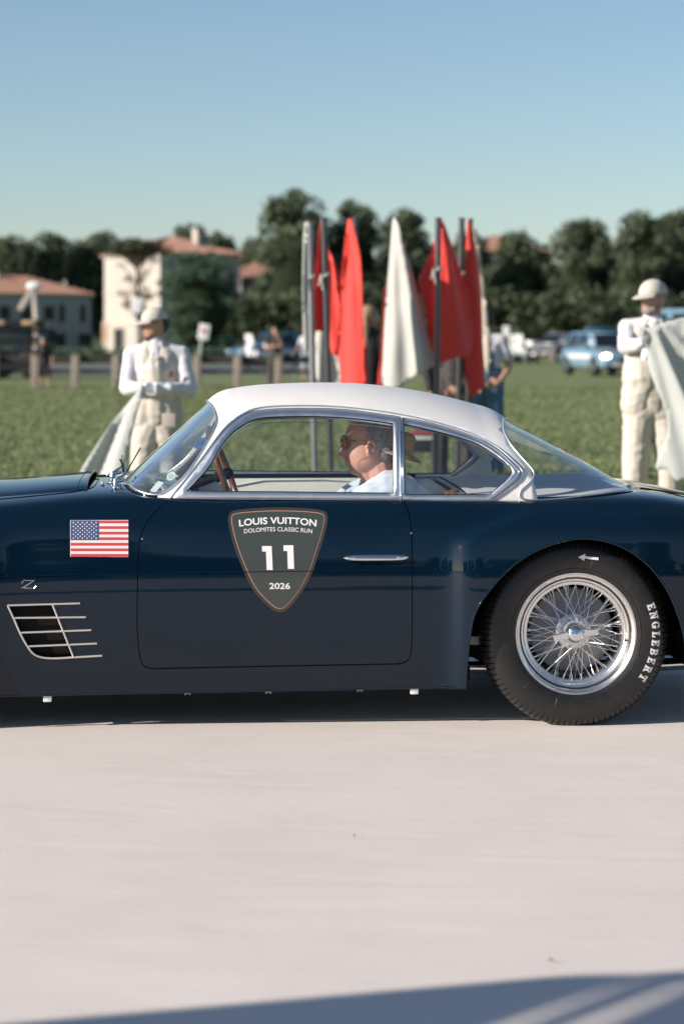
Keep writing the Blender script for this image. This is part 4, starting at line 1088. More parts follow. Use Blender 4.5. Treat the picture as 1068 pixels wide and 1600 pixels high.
def building(nm, corner, th, Lr, Ll, h, hr, wm, ov=.45):
    b = empty(nm, corner, th)
    MB().box((Lr/2, Ll/2, h/2), (Lr, Ll, h)).build('wall', wm, b)
    MB().box((Lr/2, Ll/2, h+.02), (Lr+ov, Ll+ov, .22)).build('eaves', wm, b)
    o = ov; z0 = h+.13; m_ = min(Lr, Ll)/2
    if Lr >= Ll: r0, r1 = (m_, Ll/2), (Lr-m_+.3, Ll/2)
    else: r0, r1 = (Lr/2, m_), (Lr/2, Ll-m_+.3)
    V = [(-o, -o, z0), (Lr+o, -o, z0), (Lr+o, Ll+o, z0), (-o, Ll+o, z0), (r0[0], r0[1], h+hr), (r1[0], r1[1], h+hr)]
    Fc = [(0, 1, 5, 4), (1, 2, 5), (2, 3, 4, 5), (3, 0, 4)] if Lr >= Ll else [(0, 1, 4), (1, 2, 5, 4), (2, 3, 5), (3, 0, 4, 5)]
    rf = mesh('roof', V, Fc+[(3, 2, 1, 0)], M['tiles'], b)
    # rows of tile ridges as real relief
    rb = MB(); n = int((Lr+2*o)/.55)
    for k in range(n+1):
        x = -o+(Lr+2*o)*k/n; rise = min(1, min(x+o, Lr+o-x)/(m_+o)); yy = -o+(m_+o)*rise
        if rise > .05: rb.tube([(x, -o, z0+.05), (x, yy, z0+.05+(hr-.13)*rise)], .09, 5)
    n = int((Ll+2*o)/.55)
    for k in range(n+1):
        y = -o+(Ll+2*o)*k/n; rise = min(1, min(y+o, Ll+o-y)/(m_+o)); xx = -o+(m_+o)*rise
        if rise > .05: rb.tube([(-o, y, z0+.05), (xx, y, z0+.05+(hr-.13)*rise)], .09, 5)
    rb.build('tile_ridges', M['tiles'], rf, kind='stuff')
    return b, rf
def window(b, face, u, z, w, h, fm=None, sh=None, kind='window'):
    fm = fm or M['stone']; t = .10
    def P(du, dz, dep, su, sz, sd):
        return ((u+du, -dep, z+dz), (su, sd, sz)) if face == 'F' else ((-dep, u+du, z+dz), (sd, su, sz))
    fr = MB()
    for (du, dz, su, sz) in ((-w/2, 0, t, h+t), (w/2, 0, t, h+t), (0, h/2, w-t, t), (0, -h/2, w+.25, t)): fr.box(*P(du, dz, .03, su, sz, .14))
    f = fr.build(kind, fm, b); q = MB().box(*P(0, 0, .004, w-t, h-t, .03)); q.build('pane', M['pane'], f)
    if sh:
        for s in (-1, 1):
            s_ = MB().box(*P(s*w*.26, 0, .05, w*.46, h-.12, .04)); s_.build('shutter', sh, f)
TH = R(41)
def corner_at(px, Y): return (at(px, 523, Y).x, Y, -.05)
# low farmhouse: its shaded long front runs from left-near to right-far
b, rf = building('farmhouse', (at(143, 523, 228).x-20*math.cos(TH), 228-20*math.sin(TH), -.05), TH, 20, 9, 5.25, 1.9, M['wall_blue'])
cx_f, cy_f = b.location.x, b.location.y
def face_u(bx, by, th, px): # where a photo column meets the right-hand front
    a = (px-CX)/F; return (a*by-bx)/(math.cos(th)-a*math.sin(th))
for (px, w, hw) in ((7, 1.3, 1.5), (40, 1.3, 1.5), (76, 1.3, 1.5), (96, .8, 1.8), (128.5, .8, 1.8)):
    window(b, 'F', face_u(cx_f, cy_f, TH, px), 3.55, w, hw, sh=M['shutter'])
for (px, w) in ((52, 1.4), (88, 2.2), (132, 1.7)): window(b, 'F', face_u(cx_f, cy_f, TH, px), .95, w, 1.5, sh=M['shutter'])
MB().box((12, 4, 6.9), (.6, .6, 1.1)).build('chimney', M['stone'], rf)
tag(b, 'long low farmhouse with a terracotta roof and shaded grey blue front', 'house')
b, rf = building('villa', corner_at(250, 200), TH, 8.6, 8.2, 8.35, 1.75, M['wall_cream'])
bx, by = b.location.x, b.location.y
window(b, 'L', 5.9, 1.05, 1.5, 2.1, M['stone'], None, 'door'); window(b, 'L', 1.8, 1.3, .8, 1.5, M['stone'], M['shutter_o']); window(b, 'L', 8.0, 1.7, .6, 1.8, M['stone'], M['shutter_o'])
for (u, z) in ((7.6, 6.2), (7.6, 3.4), (1.5, 6.2), (4.6, 6.2), (4.6, 3.4), (1.5, 3.4)): window(b, 'F', u, z, .9, 1.5, M['stone'], M['shutter'])
MB().box((5.6, 2.0, 9.8), (.75, .75, 1.7)).box((5.6, 2.0, 10.7), (.95, .95, .15)).build('chimney', M['wall_cream'], rf)
MB().box((-.03, 4.1, 5.1), (.10, 8.2, .18)).box((-.03, 4.1, 2.4), (.10, 8.2, .18)).build('string_course', M['stone'], b)
tag(b, 'tall cream villa with a red tiled hip roof and white chimney', 'house')
b, rf = building('annexe', corner_at(378, 214), R(30), 9, 6, 6.6, 1.6, M['wall_brown'])
window(b, 'F', 2.0, 3.6, .9, 1.4, sh=M['shutter']); window(b, 'F', 5.0, 3.6, .9, 1.4, sh=M['shutter'])
tag(b, 'narrow brown walled annexe with a tiled roof right of the villa', 'house')
b, rf = building('back_house', corner_at(372, 250), R(30), 8, 6, 9.2, 1.8, M['wall_cream'])
window(b, 'F', 3.0, 7.0, .9, 1.4, sh=M['shutter'])
tag(b, 'pale upper storey and tiled roof showing behind the brown annexe', 'house')
b, rf = building('distant_house', (at(755, 523, 260).x, 260, -.05), R(30), 9, 8, 10.6, 2.1, M['wall_cream'])
tag(b, 'distant red tiled roof peeping between trees right of the flags', 'house')

# ------------------------------------------------------------------ stone posts, rails, signs
M['rail'] = mat('dark_timber_rail', (0.030, 0.026, 0.022), .8, var=.2, vscale=5, bump=.004, bscale=30)
M['postst'] = mat('weathered_stone_post', (0.27, 0.23, 0.19), .85, var=.15, vscale=6, bump=.006, bscale=25)
M['steel'] = mat('galvanised_steel', (0.36, 0.37, 0.38), .4, .8, var=.1, vscale=8)
M['signw'] = mat('white_sign_face', (0.75, 0.75, 0.74), .5, var=.03); M['signr'] = mat('red_sign_print', (.5, .03, .03), .5)
def post(x, Y, h=.80, w=.20):
    m_ = MB().box((0, 0, h/2), (w, w, h), bev=.03); return m_, x, Y
pl = []
fence = empty('post_and_rail_fence', (at(55, 523, 66).x, 66, -.05))
fx0 = fence.location.x; sp_f = (at(308, 523, 66).x-fx0)/4
me0 = MB().box((0, 0, .42), (.22, .22, .92), bev=.035).box((0, 0, .90), (.26, .26, .06), bev=.02).build('post', M['postst'], fence, True)
for i in range(-2, 8):
    o = me0 if i == -2 else me0.copy()
    if i != -2: COL.objects.link(o)
    o.parent = fence; o.location = (sp_f*i, 0, 0)
for i in range(-2, 7):
    MB().box((sp_f*(i+.5), .13, .79), (sp_f*.98, .09, .20), bev=.02).build('rail', M['rail'], fence, True)
    MB().box((sp_f*(i+.5), .13, .46), (sp_f*.98, .07, .10), bev=.02).build('rail', M['rail'], fence, True)
tag(fence, 'stone posts with dark timber rails along the left edge of the lawn', 'fence')
f2 = empty('post_and_rail_fence', (at(768, 523, 124).x, 124, -.05)); k0 = None
for i, px in enumerate((768, 790, 813, 839, 863, 889, 914, 940, 966, 992, 1018, 1044)):
    x = at(px, 523, 124).x-f2.location.x
    if k0 is None: k0 = MB().box((0, 0, .42), (.24, .24, .86), bev=.04).build('post', M['postst'], f2, True); o = k0
    else: o = k0.copy(); COL.objects.link(o); o.parent = f2
    o.location = (x, 0, 0)
xs_ = [at(px, 523, 124).x-f2.location.x for px in (768, 790, 813, 839, 863, 889, 914, 940, 966, 992, 1018, 1044)]
for a, c in zip(xs_[:-1], xs_[1:]): MB().box(((a+c)/2, .15, .70), (c-a-.04, .09, .18), bev=.02).build('rail', M['rail'], f2, True)
tag(f2, 'far post and rail fence in front of the parked silver car', 'fence')
def sign(nm, px, pyc, pyb, wpx, hpx, Y, lean, lb, red=True):
    s = empty(nm, (at(px, 523, Y).x-lean, Y, -.05)); c = at(px, pyc, Y); zc = c.z+.05; w = wpx*Y/F; h = hpx*Y/F
    MB().tube([(0, 0, 0), (lean, 0, zc+h*.3)], .035, 8).build('post', M['steel'], s, True)
    f = MB().box((lean, -.06, zc), (w, .03, h), bev=.012, ry=math.atan2(lean, zc)); f.build('panel', M['signw'], s, True)
    if red: MB().box((lean, -.085, zc+h*.08), (w*.45, .012, h*.22), ry=math.atan2(lean, zc)).build('printed_mark', M['signr'], s)
    tag(s, lb, 'sign')
sign('road_sign', 318.5, 518.5, 600, 17, 25, 70, .28, 'small white sign with a red mark on a leaning post right of the left marshal')
sign('road_sign', 790.5, 518, 562, 11, 18, 122, 0, 'small white sign on a post at the far lawn edge', False)
sign('road_sign', 213.5, 477, 560, 17, 24, 100, 0, 'pale box sign on a pole just above the left marshal cap', False)
# low lamp mast
lm = empty('floodlight_mast', (at(60, 523, 92).x, 92, -.05)); q = at(53, 447, 92); dx_ = q.x-lm.location.x; zz = q.z+.05
MB().tube([(0, 0, 0), (dx_*.3, 0, zz*.6), (dx_, 0, zz)], [.17, .14, .10], 10).build('pole', M['stone'], lm, True)
MB().cap((dx_-.12, 0, zz), (dx_+.12, 0, zz), .17, .17).build('lamp_head', M['signw'], lm, True)
MB().box((dx_-.32, 0, zz-.55), (.22, .2, .9), ry=R(32), bev=.03).build('side_panel', M['stone'], lm, True)
tag(lm, 'pale floodlight mast rising above the dark truck before the farmhouse', 'lamp')

# ------------------------------------------------------------------ vehicles
M['vblue'] = mat('patrol_blue_paint', (0.16, 0.27, 0.35), .3, 0, .8, var=.05); M['vwhite'] = mat('white_car_paint', (.72, .73, .74), .3, 0, .8, var=.03)
M['vsilver'] = mat('silver_car_paint', (.42, .43, .44), .3, .5, .8, var=.03); M['vdark'] = mat('dark_truck_paint', (0.012, 0.014, 0.013), .5, 0, .1, var=.2)
M['vglass'] = mat('tinted_glass', (.012, .016, .02), .08, spec=.6); M['lamp'] = mat('headlamp_glow', (.9, .9, .85), .1, emit=(1, .97, .9, 6.0)); M['lampoff'] = mat('headlamp_glass', (.6, .62, .63), .08, .3)  # emission gives the patrol car headlamps a bright spot
M['lampblue'] = mat('beacon_blue', (.06, .14, .26), .2, 0, .5)
def vehicle(nm, L, Wd, H, zb, paint, pr, lights='lampoff', stripe=None, bar=False):
    """pr: side stations (x, floor, shoulder, width factor) from nose to tail; cabin corner x positions"""
    v = empty(nm); lo = MB(); V = []; Fc = []; stn = pr['low']; ns = 12
    for (x, z0, z1, wf) in stn:
        w = Wd/2*wf; h = z1-z0
        for (yy, zz) in ((0, z0), (.8*w, z0), (.97*w, z0+.12*h), (w, z0+.45*h), (.98*w, z0+.75*h), (.90*w, z0+.95*h), (.6*w, z1), (0, z1+.03*h)): V.append((x, -yy, zz))
        for (yy, zz) in ((.6*w, z1), (.90*w, z0+.95*h), (.98*w, z0+.75*h), (w, z0+.45*h), (.97*w, z0+.12*h), (.8*w, z0)): V.append((x, yy, zz))
    n = 14
    for i in range(len(stn)-1):
        for k in range(n): Fc.append((i*n+k, i*n+(k+1) % n, (i+1)*n+(k+1) % n, (i+1)*n+k))
    Fc += [tuple(range(n)), tuple(range((len(stn)-1)*n, len(stn)*n))]
    lo.add(V, Fc); bd = lo.build('body', paint, v, True)
    sb = bd.modifiers.new('s', 'SUBSURF'); sb.levels = sb.render_levels = 1
    xb0, xt0, xt1, xb1 = pr['cab']; wb_, wt = Wd/2*.90, Wd/2*.72; z0 = zb
    C_ = [(xb0, -wb_, z0), (xb1, -wb_, z0), (xb1, wb_, z0), (xb0, wb_, z0), (xt0, -wt, H), (xt1, -wt, H), (xt1, wt, H), (xt0, wt, H)]
    bm = bmesh.new(); vs = [bm.verts.new(c) for c in C_]
    for q in ((0, 1, 5, 4), (1, 2, 6, 5), (2, 3, 7, 6), (3, 0, 4, 7), (4, 5, 6, 7), (3, 2, 1, 0)): bm.faces.new([vs[i] for i in q])
    bmesh.ops.recalc_face_normals(bm, faces=bm.faces); bmesh.ops.bevel(bm, geom=[e for e in bm.edges if min(a.co.z for a in e.verts) > z0+.01 or abs(e.verts[0].co.z-e.verts[1].co.z) > .1], offset=.07, segments=3, affect='EDGES')
    me = bpy.data.meshes.new('cabin'); bm.to_mesh(me); bm.free(); link('cabin', me, paint, v, True)
    def panel(nm_, i0, i1, i2, i3, f, u0=.06, u1=.94, v0=.10, v1=.86, m_=None):
        A, B, Cc, D = [Vector(C_[i]) for i in (i0, i1, i2, i3)]   # bottom a-b, top d-c
        P = lambda u, w: (A.lerp(B, u)).lerp(D.lerp(Cc, u), w)
        nn_ = (B-A).cross(D-A).normalized(); cc = (A+B+Cc+D)/4
        if nn_.dot(cc-Vector((0, 0, z0))) < 0: nn_ = -nn_
        pts = [P(u0, v0), P(u1, v0), P(u1-.02, v1), P(u0+.02, v1)]
        V = [p+nn_*.012 for p in pts]+[p-nn_*.03 for p in pts]
        mesh(nm_, V, [(0, 1, 2, 3), (0, 4, 5, 1), (1, 5, 6, 2), (2, 6, 7, 3), (3, 7, 4, 0)], m_ or M['vglass'], f)
    panel('windscreen', 3, 0, 4, 7, v); panel('rear_screen', 1, 2, 6, 5, v)
    for (a, b_, c, d) in ((0, 1, 5, 4), (3, 2, 6, 7)):
        panel('side_window', a, b_, c, d, v, .10, .50); panel('side_window', a, b_, c, d, v, .54, .90)
    r = pr.get('r', .34)
    wm = MB().lathe([(.18, -.10), (r-.03, -.11), (r, -.07), (r, .07), (r-.03, .11), (.18, .10)], 24, 'Y').build('wheel', M['rubber'], v, True)
    rm = MB().lathe([(.001, -.10), (.10, -.11), (.12, -.08), (.2, -.09), (.22, -.105), (.22, .1), (.001, .1)], 20, 'Y').build('rim', M['satin'], wm, True)
    first = True
    for x in pr['ax']:
        for s in (-1, 1):
            if first: o = wm; first = False
            else:
                o = wm.copy(); COL.objects.link(o); o.parent = v; q = rm.copy(); COL.objects.link(q); q.parent = o
            o.location = (x, s*(Wd/2-.10), r)
    x0 = stn[1][0]-.02; zl = pr['zl']
    for s in (-1, 1):
        MB().ell((x0+.10, s*Wd*.37, zl), (.14, .20, .085), 14, 8).build('headlight', M[lights], v, True)
        MB().ell((xb0+.28, s*(Wd/2+.10), z0+.10), (.07, .12, .08), 10, 6).build('mirror', paint, v, True)
    MB().box((x0+.0, 0, zl-.17), (.08, Wd*.30, .20), bev=.03).build('grille', M['black'], v, True)
    MB().box((x0+.02, 0, zl-.38), (.10, Wd*.74, .13), bev=.03).build('bumper_intake', M['black'], v, True)
    MB().box((x0-.05, Wd*.16, zl-.30), (.02, .50, .11)).build('number_plate', M['signw'], v)
    if stripe:
        for s in (-1, 1):
            V = []
            for (xx, yy) in ((x0+.22, .10), (x0+.95, .42), (x0+1.05, .72), (x0+.30, .34)):
                zz = float(np.interp(xx, [q[0] for q in stn], [q[2] for q in stn]))+.022; V.append((xx, s*yy, zz-.02*(yy > .6)))
            mesh('bonnet_stripe', V, [(0, 1, 2, 3)], stripe, v)
            MB().box((x0+2.3, s*(Wd/2-.0), z0-.28), (2.4, .03, .16)).build('side_stripe', stripe, v)
    if bar:
        MB().box(((xt0+xt1)/2-.2, 0, H+.10), (.24, Wd*.58, .12), bev=.03).build('light_bar', M['lampblue'], v, True)
        MB().box(((xt0+xt1)/2-.2, 0, H+.03), (.2, Wd*.5, .05)).build('bar_mount', M['black'], v)
    return v
M['vdeep'] = mat('deep_blue_paint', (0.035, 0.10, 0.16), .3, 0, .6, var=.05)
suv_pr = dict(low=[(-2.30, .42, .70, .72), (-2.25, .30, .84, .88), (-2.0, .24, .88, .95), (-1.4, .22, .95, 1.0), (-.9, .22, 1.01, 1.0), (.8, .22, 1.06, 1.0), (1.9, .24, 1.06, .99), (2.25, .30, 1.05, .93), (2.33, .42, .9, .80)],
              cab=(-1.15, -.45, 1.75, 2.15), ax=(-1.42, 1.42), zl=.72, r=.37)
suv = vehicle('patrol_car', 4.65, 1.90, 1.60, 0.99, M['vblue'], suv_pr, 'lamp', M['vwhite'], True)
def place(v, px, Y, fwd, z=-.05):   # fwd: heading of the nose; 0 = towards the camera, + = turned to the photo's right
    v.location = (at(px, 523, Y).x, Y, z); v.rotation_euler = (0, 0, R(90+fwd))
place(suv, 943, 86, 14)
tag(suv, 'light blue patrol car with white bonnet stripes parked left of the bearded marshal', 'patrol car')
s2_ = copy_tree(suv); place(s2_, 432, 112, -62, -.05); tag(s2_, 'blue patrol car parked behind the person in a black shirt', 'patrol car')
for c in list(s2_.children):
    if c.name.split('.')[0] in ('light_bar', 'bar_mount'): bpy.data.objects.remove(c); continue
    if c.name.split('.')[0] in ('body', 'cabin'): c.data = c.data.copy(); c.data.materials[0] = M['vdeep']
    if c.name.startswith('headlight'): c.data = c.data.copy(); c.data.materials[0] = M['lampoff']
van_pr = dict(low=[(-2.5, .42, .9, .75), (-2.42, .30, 1.15, .92), (-2.1, .26, 1.28, 1.0), (-1.5, .25, 1.38, 1.0), (2.3, .25, 1.42, 1.0), (2.5, .30, 1.4, .97)], cab=(-1.75, -.95, 2.40, 2.46), ax=(-1.6, 1.5), zl=1.0, r=.36)
van = vehicle('patrol_van', 5, 2.0, 2.55, 1.32, M['vblue'], van_pr, 'lampoff', M['vwhite'], False); place(van, 1086, 96, 35)
tag(van, 'tall pale blue van mostly hidden behind the bearded marshal', 'van')
sil_pr = dict(low=[(-2.1, .40, .66, .72), (-2.05, .28, .80, .9), (-1.8, .22, .90, .97), (-1.2, .2, 1.0, 1.0), (1.7, .2, 1.06, 1.0), (2.0, .28, 1.0, .93), (2.1, .4, .8, .8)], cab=(-1.25, -.35, 1.55, 1.95), ax=(-1.28, 1.25), zl=.72, r=.33)
sil = vehicle('parked_car', 4.2, 1.78, 1.62, .98, M['vsilver'], sil_pr); place(sil, 874, 132, -42)
tag(sil, 'silver hatchback parked behind the far fence left of the blue patrol car', 'car')
for i, (X, Y, a, z) in enumerate([(-2.6, -9, 70, 0), (3.4, -11, 100, 0), (7.8, -10, -95, 0), (-7.6, -11, 88, 0), (-12.6, -12, 92, 0), (12.5, -12, 84, 0)]):
    c = copy_tree(sil); c.location = (X, Y, -.04); c.rotation_euler = (0, 0, R(a+90))
    for q in c.children:
        if q.name.split('.')[0] in ('body', 'cabin'): q.data = q.data.copy(); q.data.materials[0] = M['vdark']
    tag(c, 'dark car behind the camera, mirrored low in the blue coupe flank', 'car', 'cars mirrored in the coupe')
# dark recovery truck with a loaded deck
tk = empty('flatbed_truck', (at(28, 523, 80).x, 80, -.05), R(4))
MB().box((-.6, 0, .82), (3.4, 1.9, .34), bev=.05).box((-.6, 0, 1.16), (3.7, 2.1, .10)).build('chassis', M['vdark'], tk, True)
w0 = MB().lathe([(.2, -.14), (.44, -.15), (.5, -.1), (.5, .1), (.44, .15), (.2, .14)], 24, 'Y').build('wheel', M['rubber'], tk, True)
r0 = MB().lathe([(.001, -.10), (.18, -.13), (.26, -.14), (.26, .1), (.001, .1)], 18, 'Y').build('rim', M['vdark'], w0, True)
for i, (x, y) in enumerate([(-1.7, -.85), (-.6, -.85), (.55, -.85), (-1.7, .85), (-.6, .85), (.55, .85)]):
    o = w0 if i == 0 else w0.copy()
    if i: COL.objects.link(o); o.parent = tk; q = r0.copy(); COL.objects.link(q); q.parent = o
    o.location = (x, y, .5)
for k in range(5): MB().box((-.7+.05*(k % 2), -.80+.38*k, 1.34), (3.3, .26, .20), bev=.02).build('beam', M['vdark'], tk, True)
for k in range(3): MB().box((.05, -.6+.5*k, 1.60), (2.5, .22, .16), bev=.02).build('beam', M['vdark'], tk, True)
MB().box((-1.5, 0, 1.9), (1.3, 1.7, .75), bev=.08).build('cab', M['vdark'], tk, True); MB().box((-1.5, -.86, 1.98), (1.0, .02, .36), bev=.01).build('cab_window', M['vglass'], tk)
M['warm'] = mat('amber_reflector', (.62, .42, .24), .3)
for x in (-.62, .42): MB().box((x, -.95, 1.90), (.46, .08, .14), bev=.03).build('marker_lamp', M['warm'], tk, True)
MB().box((-.05, 0, 1.86), (2.0, 1.6, .30), bev=.04).build('load', M['vdark'], tk, True)
MB().box((-.6, -.98, .50), (2.6, .04, .55), bev=.01).build('side_guard', M['vdark'], tk)
tag(tk, 'dark flatbed truck stacked with beams at the left edge of the lawn', 'truck')
# scooter
def scooter(px, Y, lb):
    s = empty('scooter', (at(px, 523, Y).x, Y, -.05), R(60))
    for x in (-.62, .62): MB().lathe([(.12, -.05), (.24, -.06), (.27, 0), (.24, .06), (.12, .05)], 20, 'Y', (x, 0, .27)).build('wheel', M['rubber'], s, True)
    MB().box((.30, 0, .62), (.75, .34, .36), bev=.09).box((-.15, 0, .36), (.6, .32, .10), bev=.03).build('body', M['vwhite'], s, True)
    MB().box((-.50, 0, .72), (.16, .40, .62), bev=.06, ry=R(-16)).build('leg_shield', M['vwhite'], s, True)
    MB().box((.30, 0, .85), (.70, .28, .10), bev=.04).build('seat', M['black'], s, True)
    MB().tube([(-.62, 0, .27), (-.44, 0, 1.0)], .03, 8).tube([(-.44, -.34, 1.06), (-.46, 0, 1.0), (-.44, .34, 1.06)], .02, 8).build('handlebar', M['black'], s, True)
    MB().box((-.52, 0, 1.28), (.03, .42, .50), bev=.01, ry=R(-20)).build('windshield', M['signw'], s, True)
    MB().box((.80, 0, 1.02), (.34, .40, .30), bev=.06).build('top_box', M['vwhite'], s, True)
    tag(s, lb, 'scooter'); return s
scooter(818, 121, 'white scooter with a tall windshield left of the silver car')
sc2 = copy_tree(bpy.data.objects['scooter']); sc2.location = (at(402, 523, 104).x, 104, -.05); sc2.rotation_euler = (0, 0, R(50)); tag(sc2, 'white scooter beside the blue patrol car left of the person in black', 'scooter')
sc3 = copy_tree(bpy.data.objects['scooter']); sc3.location = (at(803, 523, 123).x, 123, -.05); sc3.rotation_euler = (0, 0, R(80)); tag(sc3, 'white scooter nearest the small white sign on the far lawn edge', 'scooter')

# ------------------------------------------------------------------ canopy added outside the frame, outlined to throw the foreground shade
M['castercloth'] = mat('caster_cloth', (.74, .68, .58), .8, var=.05, bump=.003, bscale=30, transl=.75)
M['alu'] = mat('caster_tube', (.5, .5, .5), .35, .9)
hC = 2.45; dS = SUN*(hC/SUN.z)
def gp(px, py): Y = F*CH/(py-HY); return Vector(((px-CX)*Y/F, Y, 0))
cn = empty('shadow_caster', (dS.x-1.5, dS.y+4.2, 0))  # unseen; its outline is the foreground shadow carried up along the sun
def slab(nm, pix, m, t=.02, dz=0):
    P = [gp(*p)+dS-Vector((cn.location.x, cn.location.y, 0))+Vector((0, 0, dz)) for p in pix]; n = len(P)
    V = P+[p+Vector((0, 0, t)) for p in P]
    mesh(nm, V, [tuple(range(n)), tuple(range(2*n-1, n-1, -1))]+[(i, (i+1) % n, n+(i+1) % n, n+i) for i in range(n)], m, cn)
slab('caster_sheet', [(-420, 1640), (50, 1597), (300, 1576), (600, 1550), (860, 1527.5), (985, 1525), (740, 1610), (600, 1700), (-420, 1760)], M['castercloth'])
slab('caster_bar', [(1000, 1526.5), (1046, 1530), (840, 1606), (620, 1740), (580, 1725), (808, 1606)], M['alu'], .04)
slab('caster_side_sheet', [(1075, 1540), (1300, 1500), (1400, 1640), (1200, 1760), (860, 1700), (925, 1608)], M['castercloth'])
slab('caster_front_bar', [(985, 1525), (1078, 1538), (1080, 1543), (985, 1529)], M['alu'], .03, .03)
for (x, y) in ((-1.9, -1.0), (-3.0, -.4)): MB().tube([(x, y, 0), (x, y, hC)], .03, 8).build('leg', M['alu'], cn, True)
tag(cn, 'canopy added out of view and shaped to throw the shade on the near ground', 'caster')
# a dead leaf on the ground cloth and tiny specks
M['leafdry'] = mat('dry_leaf', (.30, .13, .05), .7, var=.2)
def litter(px, py, s, lb, m):
    p = gp(px, py); V = [(-s, 0, .003), (-s*.3, -s*.35, .010), (s*.9, -s*.1, .006), (s*.2, s*.4, .012)]
    o = mesh('dry_leaf', V, [(0, 1, 2, 3)], m); o.location = p; md = o.modifiers.new('t', 'SOLIDIFY'); md.thickness = .0015; tag(o, lb, 'leaf')
litter(859, 1505, .009, 'tiny dry brown leaf lying on the pale ground near the bottom right', M['leafdry'])
litter(553, 1310, .005, 'tiny dark speck of leaf on the pale ground below the door', M['leafdry'])
# ------------------------------------------------------------------ people
def head_prims(mb, c, s, yaw, pitch=0.0, roll=0.0, fat=0.0, n=64):
    """a head with face; yaw 0 looks towards the camera (-y), -90 looks to the photo's left"""
    Mx = Matrix.Translation(c) @ Matrix.Rotation(R(yaw-90), 4, 'Z') @ Matrix.Rotation(R(pitch), 4, 'Y') @ Matrix.Rotation(R(roll), 4, 'X') @ Matrix.Scale(s, 4)
    al = np.linspace(0.0, math.pi, n+1); ph = np.linspace(0, 2*math.pi, n*2+1)[:-1]
    A, P = np.meshgrid(al, ph, indexing='ij'); A = A.ravel(); P = P.ravel()
    z = .120*np.cos(A); rr = np.sin(A)**.88; cx = np.cos(P); sy = np.sin(P)
    low = np.clip(-z/.12, 0, 1)
    wy = .077*(1-.26*low**1.6)*(1+.15*fat*np.exp(-((z+.07)/.03)**2)); fx_ = np.where(cx > 0, .090*(1-.02*low), .104*(1-.45*low**1.3))
    x = fx_*cx*rr; y = wy*sy*rr
    x += np.where(cx > 0, .012*np.clip(-z/.1, 0, 1)*rr, .004)
    front = np.clip(cx, 0, 1)**.5
    def g(y0, z0, sy_, sz_, a): return a*np.exp(-((y-y0)/sy_)**2-((z-z0)/sz_)**2)*front
    f = g(0, -.024, .014, .011, .019)+g(0, -.010, .011, .015, .012)+g(0, .010, .010, .016, .008)
    f += g(.012, -.026, .008, .008, .008)+g(-.012, -.026, .008, .008, .008)
    f += g(0, .036, .045, .010, .006)-g(.031, .016, .014, .011, .010)-g(-.031, .016, .014, .011, .010)-g(0, .022, .012, .010, .003)
    f += g(0, -.052, .022, .0055, .008)+g(0, -.064, .019, .0050, .007)-g(0, -.058, .020, .0025, .004)-g(0, -.076, .02, .007, .005)+g(0, -.094, .022, .014, .012)
    f += g(.040, -.020, .018, .018, .005)+g(-.040, -.020, .018, .018, .005)
    x = x+f
    V = np.stack([x, y, z], 1); m = n*2
    Fc = [(i*m+k, (i+1)*m+k, (i+1)*m+(k+1) % m, i*m+(k+1) % m) for i in range(n) for k in range(m)]
    Vw = [Mx @ Vector(q) for q in V]; mb.add(Vw, Fc)
    for sgn in (-1, 1):
        E = Mx @ Matrix.Translation((-.006, sgn*.078, -.002)) @ Matrix.Rotation(R(-12), 4, 'Y') @ Matrix.Rotation(sgn*R(14), 4, 'Z')
        t = [E @ Vector((.016*math.cos(a)*(1 if math.sin(a) > -.3 else .7), .004*sgn, .030*math.sin(a))) for a in np.linspace(0, 2*math.pi, 17)[:-1]]
        mb.tube(t, .0045*s, 6, True); mb.ell(E @ Vector((-.002, 0, 0)), (.014*s, .005*s, .026*s), 12, 8, (E.to_3x3().normalized()).to_4x4())
        mb.ell(E @ Vector((.0, .002*sgn, -.024)), (.007*s, .005*s, .009*s), 8, 6, (E.to_3x3().normalized()).to_4x4())
    return Mx
def hand_prims(mb, w, d, n, s=1.0, curl=35, thumb=1, grow=0.0):
    """w wrist, d pointing direction, n palm normal"""
    w = Vector(w); d = Vector(d).normalized(); n = Vector(n); n = (n-d*n.dot(d)).normalized(); a = d.cross(n)*thumb
    g = grow
    mb.cap(w, w+d*.03*s, (.024+g)*s, (.026+g)*s)
    for k in range(4):
        o = (k-1.5)*.019*s; mb.cap(w+d*.02*s+a*o*.8, w+d*.085*s+a*o, (.014+g)*s, (.0125+g)*s, 10)
        p = w+d*.088*s+a*o; L = [.040, .045, .042, .033][k]*s; dd = d.copy(); ax = a*thumb
        for j, q in enumerate((1.0, .62, .50)):
            dd = (Matrix.Rotation(R(curl*(.6 if j == 0 else 1.0))*(-1), 3, d.cross(n).normalized()) @ dd); p2 = p+dd*L*q
            mb.cap(p, p2, (.0098-.0008*j+g)*s, (.0090-.0008*j+g)*s, 8); p = p2
    t0 = w+d*.02*s-a*.022*s; t1 = t0+(d*.7-a*.7+n*.2).normalized()*.040*s; t2 = t1+(d*.9-a*.2+n*.35).normalized()*.032*s
    mb.cap(t0, t1, (.014+g)*s, (.0115+g)*s, 10); mb.cap(t1, t2, (.0112+g)*s, (.009+g)*s, 10)
M['skin'] = mat('tanned_skin', (0.42, 0.225, 0.155), .5, var=.10, vscale=18, bump=.0006, bscale=150, col2=(0.50, 0.28, 0.20))
M['skin_red'] = mat('ruddy_skin', (0.42, 0.215, 0.160), .48, vscale=20, bump=.0007, bscale=160, col2=(0.50, 0.275, 0.21))
M['wshirt'] = mat('white_cotton', (0.60, 0.60, 0.62), .8, var=.03, bump=.002, bscale=40, sheen=.2)
M['bshirt'] = mat('pale_blue_cotton', (0.50, 0.57, 0.66), .75, var=.04, vscale=14, bump=.0015, bscale=60, sheen=.2)
